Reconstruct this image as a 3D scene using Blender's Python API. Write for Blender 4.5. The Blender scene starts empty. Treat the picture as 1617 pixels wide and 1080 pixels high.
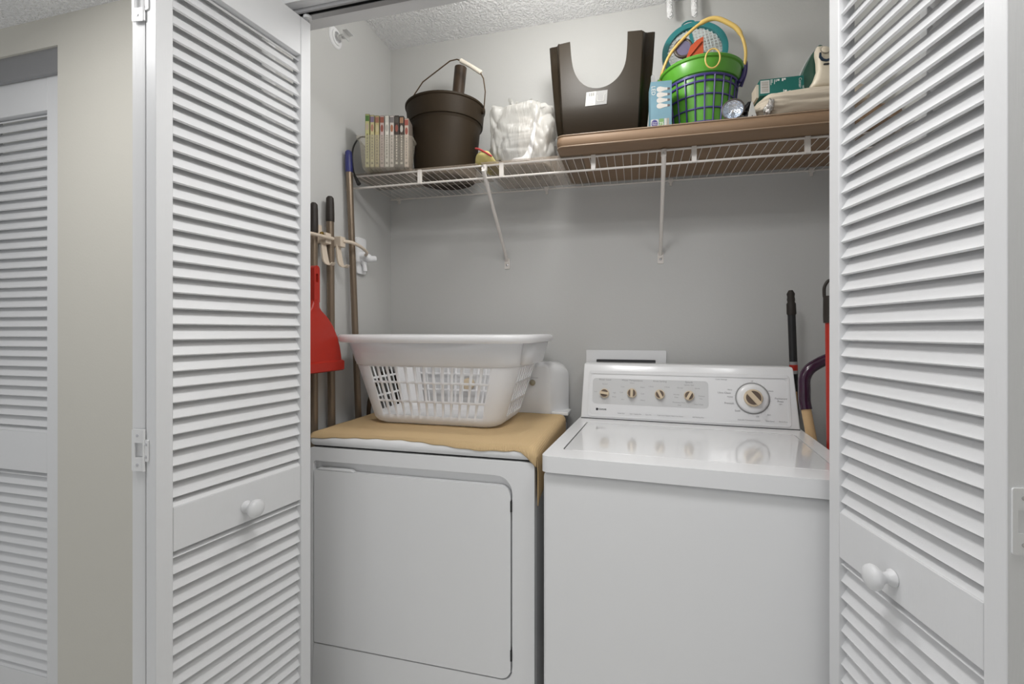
import bpy, bmesh, math, random
from mathutils import Matrix, Vector, noise
R = math.radians
PI = math.pi
scene = bpy.context.scene
COL = scene.collection

# ---------------------------------------------------------------- camera, world, lights, exposure
cam_d = bpy.data.cameras.new('camera')
cam = bpy.data.objects.new('camera', cam_d)
COL.objects.link(cam)
cam.location = (0, 0, 1.22)
cam.rotation_euler = (R(90), 0, R(14.8))
cam_d.sensor_width = 36
cam_d.lens = 740 / 1617 * 36
cam_d.shift_y = -16 / 1617
cam_d.clip_start = 0.02
scene.camera = cam

world = bpy.data.worlds.new('world')
scene.world = world
world.use_nodes = True
bg = world.node_tree.nodes['Background']
bg.inputs[0].default_value = (0.96, 0.98, 1.0, 1)
bg.inputs[1].default_value = 0.41

def area(name, loc, target, sx, sy, power, color=(1, 1, 1)):
    d = bpy.data.lights.new(name, 'AREA')
    d.shape = 'RECTANGLE'
    d.size, d.size_y = sx, sy
    d.energy = power
    d.color = color
    o = bpy.data.objects.new(name, d)
    COL.objects.link(o)
    o.location = loc
    o.rotation_euler = (Vector(target) - Vector(loc)).to_track_quat('-Z', 'Y').to_euler()
    return o

area('hall_ceiling_lamp', (-0.20, 0.55, 2.15), (-0.20, 0.62, 0.0), 0.26, 0.26, 5.0, (1.0, 0.99, 0.98))
area('hall_near_lamp', (0.42, 0.55, 2.14), (0.2, 0.70, 0.3), 0.30, 0.30, 3.0, (1.0, 0.99, 0.98))
area('hall_end_lamp', (-1.40, 0.35, 2.13), (-1.0, 0.60, 0.3), 0.34, 0.34, 4.8, (1.0, 0.99, 0.98))
area('hall_fill_light', (-0.80, -2.3, 0.75), (-0.2, 1.4, 1.5), 1.9, 1.2, 1.5, (1.0, 1.0, 1.0))  # added soft fill from behind the camera, not an actual window
def bulb(name, loc, power, radius, color):
    d = bpy.data.lights.new(name, 'POINT')
    d.energy = power
    d.shadow_soft_size = radius
    d.color = color
    o = bpy.data.objects.new(name, d)
    COL.objects.link(o)
    o.location = loc
    return o
bulb('closet_ceiling_bulb', (-0.20, 1.26, 2.17), 6.2, 0.06, (1.0, 0.99, 0.97))

vs = scene.view_settings
vs.view_transform = 'Standard'
vs.look = 'None'
vs.gamma = 1
vs.use_curve_mapping = False
vs.exposure = 0.38
scene.cycles.use_denoising = True

# ---------------------------------------------------------------- materials
def mat(name, color, rough=0.5, metal=0.0, coat=0.0, bump=None, vary=0.0, spec=0.5, alpha=None, trans=0.0, sub=0.0):
    m = bpy.data.materials.new(name)
    m.use_nodes = True
    nt = m.node_tree
    b = nt.nodes['Principled BSDF']
    b.inputs['Base Color'].default_value = (*color, 1)
    b.inputs['Roughness'].default_value = rough
    b.inputs['Metallic'].default_value = metal
    b.inputs['Coat Weight'].default_value = coat
    b.inputs['Coat Roughness'].default_value = 0.08
    b.inputs['Specular IOR Level'].default_value = spec
    if trans: b.inputs['Transmission Weight'].default_value = trans
    if sub:
        b.inputs['Subsurface Weight'].default_value = sub
        b.inputs['Subsurface Radius'].default_value = (0.02, 0.02, 0.02)
    tc = nt.nodes.new('ShaderNodeTexCoord')
    if bump:
        scale, strength, dist = bump[:3]
        n = nt.nodes.new('ShaderNodeTexNoise')
        n.inputs['Scale'].default_value = scale
        n.inputs['Detail'].default_value = 3
        mp = nt.nodes.new('ShaderNodeMapping')
        if len(bump) > 3: mp.inputs['Scale'].default_value = bump[3]
        nt.links.new(tc.outputs['Object'], mp.inputs[0])
        nt.links.new(mp.outputs[0], n.inputs[0])
        bu = nt.nodes.new('ShaderNodeBump')
        bu.inputs['Strength'].default_value = strength
        bu.inputs['Distance'].default_value = dist
        nt.links.new(n.outputs[0], bu.inputs['Height'])
        nt.links.new(bu.outputs[0], b.inputs['Normal'])
    if vary:
        n2 = nt.nodes.new('ShaderNodeTexNoise')
        n2.inputs['Scale'].default_value = 6
        n2.inputs['Detail'].default_value = 4
        nt.links.new(tc.outputs['Object'], n2.inputs[0])
        mx = nt.nodes.new('ShaderNodeMix')
        mx.data_type = 'RGBA'
        nt.links.new(n2.outputs[0], mx.inputs[0])
        mx.inputs[6].default_value = (*[c * (1 - vary) for c in color], 1)
        mx.inputs[7].default_value = (*[min(1, c * (1 + vary)) for c in color], 1)
        nt.links.new(mx.outputs[2], b.inputs['Base Color'])
    return m

def clear_mat(name, color, fac, rough=0.3):
    """milky see-through plastic: part of the light passes straight through, the rest scatters"""
    m = bpy.data.materials.new(name)
    m.use_nodes = True
    nt = m.node_tree
    b = nt.nodes['Principled BSDF']
    b.inputs['Base Color'].default_value = (*color, 1)
    b.inputs['Roughness'].default_value = rough
    t = nt.nodes.new('ShaderNodeBsdfTransparent')
    tl = nt.nodes.new('ShaderNodeBsdfTranslucent')
    tl.inputs[0].default_value = (*color, 1)
    m1 = nt.nodes.new('ShaderNodeMixShader')
    m1.inputs[0].default_value = 0.4
    nt.links.new(b.outputs[0], m1.inputs[1])
    nt.links.new(tl.outputs[0], m1.inputs[2])
    m2 = nt.nodes.new('ShaderNodeMixShader')
    m2.inputs[0].default_value = fac
    nt.links.new(t.outputs[0], m2.inputs[1])
    nt.links.new(m1.outputs[0], m2.inputs[2])
    out = nt.nodes['Material Output']
    nt.links.new(m2.outputs[0], out.inputs[0])
    return m

def popcorn_mat(name, color):
    m = mat(name, color, 0.9)
    nt = m.node_tree
    b = nt.nodes['Principled BSDF']
    tc = nt.nodes.new('ShaderNodeTexCoord')
    n = nt.nodes.new('ShaderNodeTexNoise')
    n.inputs['Scale'].default_value = 110
    n.inputs['Detail'].default_value = 2
    n.inputs['Roughness'].default_value = 0.6
    rp = nt.nodes.new('ShaderNodeValToRGB')
    rp.color_ramp.elements[0].position = 0.4
    rp.color_ramp.elements[1].position = 0.62
    bu = nt.nodes.new('ShaderNodeBump')
    bu.inputs['Strength'].default_value = 0.65
    bu.inputs['Distance'].default_value = 0.010
    nt.links.new(tc.outputs['Object'], n.inputs[0])
    nt.links.new(n.outputs[0], rp.inputs[0])
    nt.links.new(rp.outputs[0], bu.inputs['Height'])
    nt.links.new(bu.outputs[0], b.inputs['Normal'])
    return m

def weave_mat(name, c1, c2, scale):
    m = mat(name, c1, 0.85)
    nt = m.node_tree
    b = nt.nodes['Principled BSDF']
    tc = nt.nodes.new('ShaderNodeTexCoord')
    hs = []
    for ax in ('X', 'Y'):
        w = nt.nodes.new('ShaderNodeTexWave')
        w.bands_direction = ax
        w.inputs['Scale'].default_value = scale
        w.inputs['Distortion'].default_value = 0.6
        w.inputs['Detail'].default_value = 1
        nt.links.new(tc.outputs['UV'], w.inputs[0])
        hs.append(w)
    mu = nt.nodes.new('ShaderNodeMath')
    mu.operation = 'MULTIPLY'
    nt.links.new(hs[0].outputs['Fac'], mu.inputs[0])
    nt.links.new(hs[1].outputs['Fac'], mu.inputs[1])
    mx = nt.nodes.new('ShaderNodeMix')
    mx.data_type = 'RGBA'
    nt.links.new(mu.outputs[0], mx.inputs[0])
    mx.inputs[6].default_value = (*c2, 1)
    mx.inputs[7].default_value = (*c1, 1)
    nt.links.new(mx.outputs[2], b.inputs['Base Color'])
    bu = nt.nodes.new('ShaderNodeBump')
    bu.inputs['Strength'].default_value = 0.7
    bu.inputs['Distance'].default_value = 0.002
    nt.links.new(mu.outputs[0], bu.inputs['Height'])
    nt.links.new(bu.outputs[0], b.inputs['Normal'])
    return m

M = {}
M['closet_wall'] = mat('closet_wall_paint', (0.58, 0.58, 0.57), 0.62, bump=(180, 0.15, 0.002))
M['hall_wall'] = mat('hall_wall_paint', (0.64, 0.62, 0.56), 0.65, bump=(160, 0.15, 0.002))
M['popcorn'] = popcorn_mat('popcorn_ceiling', (0.95, 0.95, 0.96))
M['floor'] = mat('floor_vinyl', (0.78, 0.77, 0.74), 0.5, bump=(30, 0.1, 0.002))
M['trim'] = mat('white_trim_paint', (0.74, 0.745, 0.755), 0.38, bump=(60, 0.06, 0.002))
M['door'] = mat('white_door_paint', (0.74, 0.745, 0.755), 0.36, bump=(30, 0.12, 0.002, (14, 14, 1)))
M['slat'] = mat('white_slat_paint', (0.76, 0.765, 0.775), 0.38, bump=(26, 0.15, 0.002, (1, 16, 16)))
M['hinge'] = mat('painted_hinge', (0.76, 0.765, 0.77), 0.3)
M['track'] = mat('track_metal', (0.42, 0.42, 0.43), 0.4, 0.6)
M['fascia'] = mat('grey_metal_fascia', (0.30, 0.30, 0.31), 0.35, 0.4, bump=(14, 0.2, 0.002, (1, 20, 20)))
M['dark'] = mat('dark_gap', (0.03, 0.03, 0.03), 0.8)
M['enamel'] = mat('white_enamel', (0.84, 0.845, 0.855), 0.26, coat=0.4, bump=(420, 0.02, 0.001))
M['enamel_gloss'] = mat('glossy_white_enamel', (0.84, 0.845, 0.855), 0.22, coat=0.3)
M['lid'] = mat('polished_white_lid', (0.84, 0.845, 0.855), 0.10, coat=0.9)
M['white_plastic'] = mat('white_plastic', (0.84, 0.845, 0.86), 0.35, sub=0.0)
M['grey_plastic'] = mat('pale_grey_overlay', (0.66, 0.665, 0.67), 0.3)
M['beige_plastic'] = mat('beige_plastic', (0.70, 0.58, 0.42), 0.35)
M['taupe_insert'] = mat('taupe_insert', (0.16, 0.12, 0.095), 0.35, 0.2)
M['print_grey'] = mat('grey_print', (0.36, 0.36, 0.37), 0.5)
M['print_black'] = mat('black_print', (0.02, 0.02, 0.022), 0.5)
M['print_white'] = mat('white_print', (0.66, 0.66, 0.64), 0.5)
M['tan_knob'] = mat('tan_knob', (0.42, 0.38, 0.28), 0.3, 0.4)
M['mat_tan'] = weave_mat('tan_knit', (0.86, 0.64, 0.37), (0.66, 0.47, 0.245), 62)
M['wire'] = mat('white_wire_coating', (0.74, 0.70, 0.66), 0.3)
M['screw'] = mat('screw_steel', (0.6, 0.6, 0.62), 0.25, 0.9)
M['bucket_brown'] = mat('dark_brown_plastic', (0.030, 0.0195, 0.010), 0.6, spec=0.25, bump=(240, 0.15, 0.001), vary=0.3)
M['stool_brown'] = mat('brown_stool_plastic', (0.019, 0.0125, 0.006), 0.45, spec=0.28, bump=(300, 0.15, 0.0008))
M['bail_wire'] = mat('rusty_wire', (0.13, 0.085, 0.05), 0.4, 0.7)
M['grip_white'] = mat('ivory_grip', (0.78, 0.72, 0.62), 0.45)
M['brown_tube'] = mat('brown_tube', (0.045, 0.025, 0.012), 0.35)
M['clear_bin'] = clear_mat('milky_bin', (0.74, 0.69, 0.60), 0.24)
M['liner'] = clear_mat('clear_liner', (0.50, 0.42, 0.34), 0.35)
def leaky_plastic(name, color, fac):
    m = mat(name, color, 0.35)
    nt = m.node_tree
    b = nt.nodes['Principled BSDF']
    tl = nt.nodes.new('ShaderNodeBsdfTranslucent')
    tl.inputs[0].default_value = (*color, 1)
    mx = nt.nodes.new('ShaderNodeMixShader')
    mx.inputs[0].default_value = fac
    nt.links.new(b.outputs[0], mx.inputs[1])
    nt.links.new(tl.outputs[0], mx.inputs[2])
    nt.links.new(mx.outputs[0], nt.nodes['Material Output'].inputs[0])
    return m
M['basket'] = leaky_plastic('white_basket_plastic', (0.95, 0.95, 0.96), 0.30)
M['bag'] = clear_mat('white_bag_film', (0.74, 0.73, 0.70), 0.74, 0.24)
M['bag'].node_tree.nodes['Principled BSDF'].inputs['Specular IOR Level'].default_value = 0.7
def bag_wrinkles(m):
    nt = m.node_tree
    tc = nt.nodes.new('ShaderNodeTexCoord')
    mp = nt.nodes.new('ShaderNodeMapping')
    mp.inputs['Rotation'].default_value = (0, R(35), 0)
    mp.inputs['Scale'].default_value = (70, 25, 12)
    n = nt.nodes.new('ShaderNodeTexNoise')
    n.inputs['Scale'].default_value = 1.0
    n.inputs['Detail'].default_value = 3
    n.inputs['Distortion'].default_value = 0.8
    bu = nt.nodes.new('ShaderNodeBump')
    bu.inputs['Strength'].default_value = 0.9
    bu.inputs['Distance'].default_value = 0.008
    nt.links.new(tc.outputs['Object'], mp.inputs[0])
    nt.links.new(mp.outputs[0], n.inputs[0])
    nt.links.new(n.outputs[0], bu.inputs['Height'])
    nt.links.new(bu.outputs[0], nt.nodes['Principled BSDF'].inputs['Normal'])
bag_wrinkles(M['bag'])
M['carton'] = mat('white_carton', (0.62, 0.57, 0.52), 0.6)
M['dark_cloth'] = mat('dark_grey_cloth', (0.03, 0.033, 0.038), 0.8)
M['yellow_cloth'] = mat('yellow_cloth', (0.60, 0.52, 0.20), 0.9, bump=(60, 0.5, 0.003))
M['red_stripe'] = mat('red_stripe', (0.45, 0.05, 0.05), 0.7)
M['cushion'] = mat('brown_vinyl', (0.26, 0.170, 0.105), 0.5, spec=0.3, bump=(12, 0.12, 0.004), vary=0.08)
M['piping'] = mat('brown_piping', (0.30, 0.21, 0.14), 0.35)
M['label_white'] = mat('white_label', (0.52, 0.52, 0.50), 0.8, spec=0.1)
M['label_grey'] = mat('grey_label', (0.32, 0.32, 0.32), 0.7, spec=0.15)
M['led_blue'] = mat('pale_blue_carton', (0.17, 0.30, 0.37), 0.6, vary=0.35, spec=0.2)
M['led_navy'] = mat('navy_carton', (0.03, 0.07, 0.11), 0.4)
M['led_green'] = mat('green_label', (0.16, 0.30, 0.10), 0.4)
M['logo_blue'] = mat('violet_blue_logo', (0.05, 0.04, 0.20), 0.4)
M['bulb_white'] = mat('bulb_print', (0.58, 0.56, 0.53), 0.7, spec=0.1)
M['bulb_base'] = mat('bulb_base_print', (0.12, 0.10, 0.10), 0.4)
M['green'] = mat('green_plastic', (0.105, 0.36, 0.035), 0.28, coat=0.2)
M['purple'] = mat('purple_plastic', (0.055, 0.04, 0.20), 0.35)
M['yellow'] = mat('yellow_plastic', (0.72, 0.50, 0.15), 0.35)
M['teal'] = mat('teal_plastic', (0.02, 0.19, 0.20), 0.35)
M['orange'] = mat('orange_red_plastic', (0.50, 0.085, 0.03), 0.4)
M['violet_clear'] = mat('violet_clear_plastic', (0.16, 0.15, 0.24), 0.2)
M['black'] = mat('black_plastic', (0.012, 0.012, 0.013), 0.4)
M['torch_rim'] = mat('torch_rim', (0.07, 0.055, 0.045), 0.4)
M['torch_body'] = mat('torch_body', (0.30, 0.27, 0.23), 0.4)
M['reflector'] = mat('silver_reflector', (0.80, 0.86, 0.95), 0.12, 0.95, bump=(160, 0.6, 0.004))
M['linen'] = mat('beige_linen', (0.55, 0.48, 0.385), 0.85, bump=(90, 0.25, 0.002))
M['foil'] = mat('crumpled_wrapper', (0.42, 0.40, 0.38), 0.2, 0.6)
M['teal_carton'] = mat('teal_carton', (0.0, 0.115, 0.095), 0.4)
M['iron_white'] = mat('cream_iron_plastic', (0.74, 0.66, 0.53), 0.3)
M['iron_green'] = mat('dark_green_iron', (0.035, 0.10, 0.075), 0.25)
M['navy'] = mat('navy_plastic', (0.01, 0.03, 0.06), 0.3)
M['pole_metal'] = mat('bronze_pole', (0.24, 0.185, 0.135), 0.33, 0.55)
M['grip_black'] = mat('black_grip', (0.022, 0.016, 0.012), 0.55, bump=(400, 0.4, 0.001))
M['blue_grip'] = mat('blue_grip', (0.035, 0.04, 0.18), 0.4)
M['red'] = mat('red_plastic', (0.42, 0.020, 0.009), 0.38, bump=(40, 0.08, 0.002))
M['holder'] = mat('ivory_holder', (0.70, 0.60, 0.49), 0.4)
M['wine'] = mat('wine_plastic', (0.035, 0.006, 0.028), 0.22, coat=0.4)
M['wood'] = mat('pale_wood', (0.62, 0.42, 0.22), 0.5, bump=(20, 0.1, 0.002, (8, 8, 1)))
M['wood_dark'] = mat('tan_wood', (0.38, 0.22, 0.09), 0.55)
M['brass'] = mat('brass', (0.30, 0.20, 0.05), 0.35, 0.8)
M['chrome'] = mat('chrome', (0.75, 0.75, 0.75), 0.3, 0.6)
M['cord'] = mat('black_cord', (0.015, 0.013, 0.012), 0.5)
M['box_shade'] = mat('shaded_box_interior', (0.10, 0.10, 0.105), 0.6)

# ---------------------------------------------------------------- mesh helpers
MW = {}

class MB:
    def __init__(self):
        self.v, self.f, self.mi, self.mats, self.uv = [], [], [], [], {}
    def slot(self, m):
        if m not in self.mats: self.mats.append(m)
        return self.mats.index(m)
    def add(self, verts, faces, m=None, X=None):
        o = len(self.v)
        for p in verts:
            p = Vector(p)
            self.v.append(X @ p if X else p)
        s = self.slot(m) if m else 0
        for f in faces:
            self.f.append([i + o for i in f])
            self.mi.append(s)
        return o
    def box(self, a, b, m=None, X=None):
        (x0, y0, z0), (x1, y1, z1) = a, b
        V = [(x0, y0, z0), (x1, y0, z0), (x1, y1, z0), (x0, y1, z0), (x0, y0, z1), (x1, y0, z1), (x1, y1, z1), (x0, y1, z1)]
        F = [(0, 3, 2, 1), (4, 5, 6, 7), (0, 1, 5, 4), (1, 2, 6, 5), (2, 3, 7, 6), (3, 0, 4, 7)]
        self.add(V, F, m, X)
        return self
    def rings(self, rings, m=None, X=None, cap0=True, cap1=True, closed=True):
        n = len(rings[0])
        V = [p for r in rings for p in r]
        F = []
        for i in range(len(rings) - 1):
            for j in range(n if closed else n - 1):
                k = (j + 1) % n
                F.append((i * n + j, i * n + k, (i + 1) * n + k, (i + 1) * n + j))
        if cap0 and closed: F.append(tuple(reversed(range(n))))
        if cap1 and closed: F.append(tuple((len(rings) - 1) * n + j for j in range(n)))
        self.add(V, F, m, X)
        return self
    def lathe(self, prof, n=32, m=None, X=None, cap0=True, cap1=True):
        rs = [[(r * math.cos(2 * PI * j / n), r * math.sin(2 * PI * j / n), z) for j in range(n)] for r, z in prof]
        return self.rings(rs, m, X, cap0, cap1)
    def tube(self, pts, r, n=10, m=None, X=None, closed=False):
        pts = [Vector(p) for p in pts]
        rad = r if isinstance(r, (list, tuple)) else [r] * len(pts)
        N = len(pts)
        def tan(i):
            if closed: d = pts[(i + 1) % N] - pts[(i - 1) % N]
            else: d = pts[min(i + 1, N - 1)] - pts[max(i - 1, 0)]
            return d.normalized()
        t0 = tan(0)
        up = Vector((0, 0, 1)) if abs(t0.z) < 0.9 else Vector((1, 0, 0))
        nrm = t0.cross(up).normalized()
        rs = []
        for i in range(N):
            t = tan(i)
            nrm = (nrm - t * nrm.dot(t)).normalized()
            b = t.cross(nrm)
            rs.append([pts[i] + nrm * (rad[i] * math.cos(2 * PI * j / n)) + b * (rad[i] * math.sin(2 * PI * j / n)) for j in range(n)])
        if closed: rs.append(rs[0])
        return self.rings(rs, m, X, not closed, not closed)
    def prism(self, outline, depth, m=None, X=None, holes=()):
        """outline in local XY extruded 0..depth along Z"""
        bm = bmesh.new()
        loops = []
        for lp in [outline] + list(holes):
            vs_ = [bm.verts.new((p[0], p[1], 0)) for p in lp]
            for i in range(len(vs_)): bm.edges.new((vs_[i], vs_[(i + 1) % len(vs_)]))
            loops.append(vs_)
        bmesh.ops.triangle_fill(bm, use_beauty=True, use_dissolve=False, edges=bm.edges[:])
        bm.verts.index_update()
        V = [tuple(v.co) for v in bm.verts]
        F = []
        for f in bm.faces:
            idx = [v.index for v in f.verts]
            if f.normal.z < 0: idx.reverse()
            F.append(idx)
        li = [[v.index for v in l] for l in loops]
        n = len(V)
        V2 = V + [(x, y, depth) for x, y, z in V]
        F2 = [list(reversed(f)) for f in F] + [[i + n for i in f] for f in F]
        for k, l in enumerate(li):
            ar = sum(V[l[i]][0] * V[l[(i + 1) % len(l)]][1] - V[l[(i + 1) % len(l)]][0] * V[l[i]][1] for i in range(len(l)))
            if (ar > 0) != (k == 0): l = l[::-1]
            for i in range(len(l)):
                a, b = l[i], l[(i + 1) % len(l)]
                F2.append([a, b, b + n, a + n])
        bm.free()
        self.add(V2, F2, m, X)
        return self
    def grid(self, fn, nu, nv, m=None, X=None, wrap=False, skip=None):
        o = len(self.v)
        V = [fn(i / (nu if wrap else nu - 1), j / (nv - 1)) for i in range(nu) for j in range(nv)]
        F = []
        for i in range(nu if wrap else nu - 1):
            for j in range(nv - 1):
                if skip and skip(i, j): continue
                a, b = i * nv + j, ((i + 1) % nu) * nv + j
                F.append((a, b, b + 1, a + 1))
        self.add(V, F, m, X)
        for i in range(nu):
            for j in range(nv): self.uv[o + i * nv + j] = (i / max(1, nu - 1), j / (nv - 1))
        return self
    def text(self, body, size, m, X, align='CENTER', extrude=0.0003, sx=1.0):
        cu = bpy.data.curves.new('lettering', 'FONT')
        cu.body = body
        cu.size = size
        cu.align_x = align
        cu.align_y = 'CENTER'
        cu.extrude = extrude
        cu.resolution_u = 2
        o = bpy.data.objects.new('lettering', cu)
        COL.objects.link(o)
        dg = bpy.context.evaluated_depsgraph_get()
        me = bpy.data.meshes.new_from_object(o.evaluated_get(dg))
        S = X @ Matrix.Diagonal((sx, 1, 1, 1))
        self.add([v.co for v in me.vertices], [list(p.vertices) for p in me.polygons], m, S)
        bpy.data.objects.remove(o)
        bpy.data.curves.remove(cu)
        bpy.data.meshes.remove(me)
        return self
    def build(self, name, m=None, parent=None, local=False, smooth=None, bevel=0, seg=2, solid=0, solid_off=-1, sub=0, loc=None):
        me = bpy.data.meshes.new(name)
        inv = Matrix()
        if parent is not None:
            if not local: inv = MW[parent].inverted()
        elif loc is not None:
            inv = Matrix.Translation(Vector(loc)).inverted()
        me.from_pydata([inv @ p for p in self.v], [], self.f)
        mats = self.mats or [m]
        if m and m not in mats: mats = [m] + mats[1:] if not self.mats else mats
        for mm in mats: me.materials.append(mm)
        for p, i in zip(me.polygons, self.mi): p.material_index = i
        if self.uv:
            ul = me.uv_layers.new(name='UVMap')
            for lp in me.loops:
                if lp.vertex_index in self.uv: ul.data[lp.index].uv = self.uv[lp.vertex_index]
        if smooth is not None:
            for p in me.polygons: p.use_smooth = True
            me.update()
            me.set_sharp_from_angle(angle=R(smooth))
        me.update()
        o = bpy.data.objects.new(name, me)
        COL.objects.link(o)
        if parent is not None:
            o.parent = parent
            MW[o] = MW[parent]
        else:
            if loc is not None: o.location = loc
            MW[o] = Matrix.Translation(Vector(loc)) if loc is not None else Matrix()
        if solid:
            md = o.modifiers.new('thickness', 'SOLIDIFY')
            md.thickness = solid
            md.offset = solid_off
        if bevel:
            md = o.modifiers.new('edges', 'BEVEL')
            md.width = bevel
            md.segments = seg
            md.limit_method = 'ANGLE'
            md.angle_limit = R(40)
            if smooth is None:
                for p in me.polygons: p.use_smooth = True
                md.harden_normals = True
        if sub:
            md = o.modifiers.new('smooth', 'SUBSURF')
            md.levels = sub
            md.render_levels = sub
        return o

def tag(o, label, cat, group=None, kind=None):
    o['label'] = label
    o['category'] = cat
    if group: o['group'] = group
    if kind: o['kind'] = kind
    return o

def thing(name, label, cat, loc=(0, 0, 0), rotz=0.0, group=None, kind=None, rot=None):
    o = bpy.data.objects.new(name, None)
    o.empty_display_size = 0.05
    COL.objects.link(o)
    o.location = loc
    o.rotation_euler = rot if rot else (0, 0, rotz)
    e = o.rotation_euler.to_matrix().to_4x4()
    MW[o] = Matrix.Translation(Vector(loc)) @ e
    return tag(o, label, cat, group, kind)

def struct(o):
    o['kind'] = 'structure'
    return o

def T(x, y, z): return Matrix.Translation((x, y, z))
def RX(a): return Matrix.Rotation(R(a), 4, 'X')
def RY(a): return Matrix.Rotation(R(a), 4, 'Y')
def RZ(a): return Matrix.Rotation(R(a), 4, 'Z')
FRONT = RX(90)          # local XY -> world XZ, local +Z -> world -Y (towards the hall)

def rrect(x0, x1, y0, y1, r, n=6):
    rr = r if isinstance(r, (tuple, list)) else (r, r, r, r)   # bl br tr tl
    pts = []
    for (cx, cy, a0, q) in ((x0 + rr[0], y0 + rr[0], 180, rr[0]), (x1 - rr[1], y0 + rr[1], 270, rr[1]), (x1 - rr[2], y1 - rr[2], 0, rr[2]), (x0 + rr[3], y1 - rr[3], 90, rr[3])):
        for i in range(n + 1):
            a = R(a0 + 90 * i / n)
            pts.append((cx + q * math.cos(a), cy + q * math.sin(a)))
    return pts

def ring(cx, cy, hx, hy, r, z, n=6):
    return [(x, y, z) for x, y in rrect(cx - hx, cx + hx, cy - hy, cy + hy, min(r, hx * .999, hy * .999), n)]

def disc(cx, cy, rx, ry, n=20):
    return [(cx + rx * math.cos(2 * PI * i / n), cy + ry * math.sin(2 * PI * i / n)) for i in range(n)]

def smooth_path(pts, k=6):
    pts = [Vector(p) for p in pts]
    out = []
    for i in range(len(pts) - 1):
        p0, p1, p2, p3 = pts[max(i - 1, 0)], pts[i], pts[i + 1], pts[min(i + 2, len(pts) - 1)]
        for j in range(k):
            t = j / k
            out.append(0.5 * ((2 * p1) + (p2 - p0) * t + (2 * p0 - 5 * p1 + 4 * p2 - p3) * t * t + (3 * p1 - p0 - 3 * p2 + p3) * t ** 3))
    out.append(pts[-1])
    return out

# ---------------------------------------------------------------- room shell
XL, XR, YB, YF, YI = -1.027, 0.70, 1.83, 1.011, 1.12     # closet left/right walls, back wall, hall face and inner face of the front wall
ZC, ZH = 2.44, 2.17                                      # closet and hall ceilings
OX0, OX1, OZ = -1.0, 0.578, 2.06                         # closet opening
struct(MB().box((XL - .1, YB, 0), (XR + .1, YB + .1, ZC + .1)).build('wall_back', M['closet_wall']))
struct(MB().box((XL - .1, YI, 0), (XL, YB, ZC + .1)).build('wall_left', M['closet_wall']))
struct(MB().box((XR, YI, 0), (XR + .1, YB, ZC + .1)).build('wall_right', M['closet_wall']))
struct(MB().box((XL - .1, YI, ZC), (XR + .1, YB + .1, ZC + .1)).build('ceiling_closet', M['popcorn']))
struct(MB().box((-4.0, -2.6, ZH), (2.4, YF, ZH + .1)).build('ceiling', M['popcorn']))
struct(MB().box((-4.0, -2.6, -.05), (2.4, YB + .1, 0)).build('floor', M['floor']))
f = MB()
f.box((-1.677, YF, 0), (OX0, YI, 2.6))
f.box((OX1, YF, 0), (2.4, YI, 2.6))
f.box((OX0, YF, OZ + .012), (OX1, YI, 2.6))
f.box((-3.3, YF, 2.081), (-1.677, YI, 2.6))
f.box((-4.0, YF, 0), (-3.3, YI, 2.6))
struct(f.build('wall_front', M['hall_wall']))
struct(MB().box((-3.4, YI + .35, 0), (XL - .1, YI + .45, 2.6)).build('wall_neighbour_closet', M['closet_wall']))
struct(MB().box((0.95, -2.6, 0), (1.05, YF, 2.6)).build('wall_blocker_right', M['hall_wall']))  # unseen wall added to cut ambient light and darken the right side
# jamb liner and head of the laundry opening
f = MB()
f.box((OX0, YF, OZ), (OX1, YI, OZ + .012))
f.box((OX0 - .001, YF, 0), (OX0 + .006, YI, OZ))
f.box((OX1 - .006, YF, 0), (OX1 + .001, YI, OZ))
struct(f.build('trim_1', M['trim']))
# bifold track under the head
f = MB()
f.box((OX0 + .01, 1.036, OZ - .010), (OX1 - .01, 1.039, OZ), M['track'])
f.box((OX0 + .01, 1.067, OZ - .010), (OX1 - .01, 1.070, OZ), M['track'])
f.box((OX0 + .01, 1.039, OZ - .002), (OX1 - .01, 1.067, OZ), M['dark'])
f.box((OX0 + .01, 1.039, OZ - .010), (OX1 - .01, 1.042, OZ - .008), M['track'])
f.box((OX0 + .01, 1.053, OZ - .010), (OX1 - .01, 1.067, OZ - .008), M['track'])
struct(f.build('trim_2', M['track']))
# grey fascia over the neighbouring closet doors
struct(MB().box((-3.29, 1.018, 2.006), (-1.680, 1.030, 2.081)).build('trim_3', M['fascia']))

# ---------------------------------------------------------------- louvred bifold doors
TH = 0.030
ZT = (0.02, 0.15, 0.788, 0.876, 1.933, 2.033)
PITCH, SLOPE, SLATW, SLATT = 0.0307, R(58), 0.0415, 0.0046
def slat_mb(x0, x1, z0, z1, X):
    b = MB()
    n = int((z1 - z0) / PITCH)
    dz = (z1 - z0) / n
    cy, sz = math.cos(SLOPE), math.sin(SLOPE)
    for i in range(n + 1):
        zc = z0 + dz * i + 0.004
        L = SLATW / 2
        pr = []
        for s, t in ((-L, -.5), (L, -.5), (L, .5), (-L, .5)):
            y = .0170 + s * cy - t * SLATT * sz
            z = zc + s * sz + t * SLATT * cy
            pr.append((y, min(max(z, z0), z1)))
        if max(p[1] for p in pr) - min(p[1] for p in pr) < .006: continue
        b.add([(x0, y, z) for y, z in pr] + [(x1, y, z) for y, z in pr], [(0, 3, 2, 1), (4, 5, 6, 7), (0, 1, 5, 4), (1, 2, 6, 5), (2, 3, 7, 6), (3, 0, 4, 7)], None, X)
    return b

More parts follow.
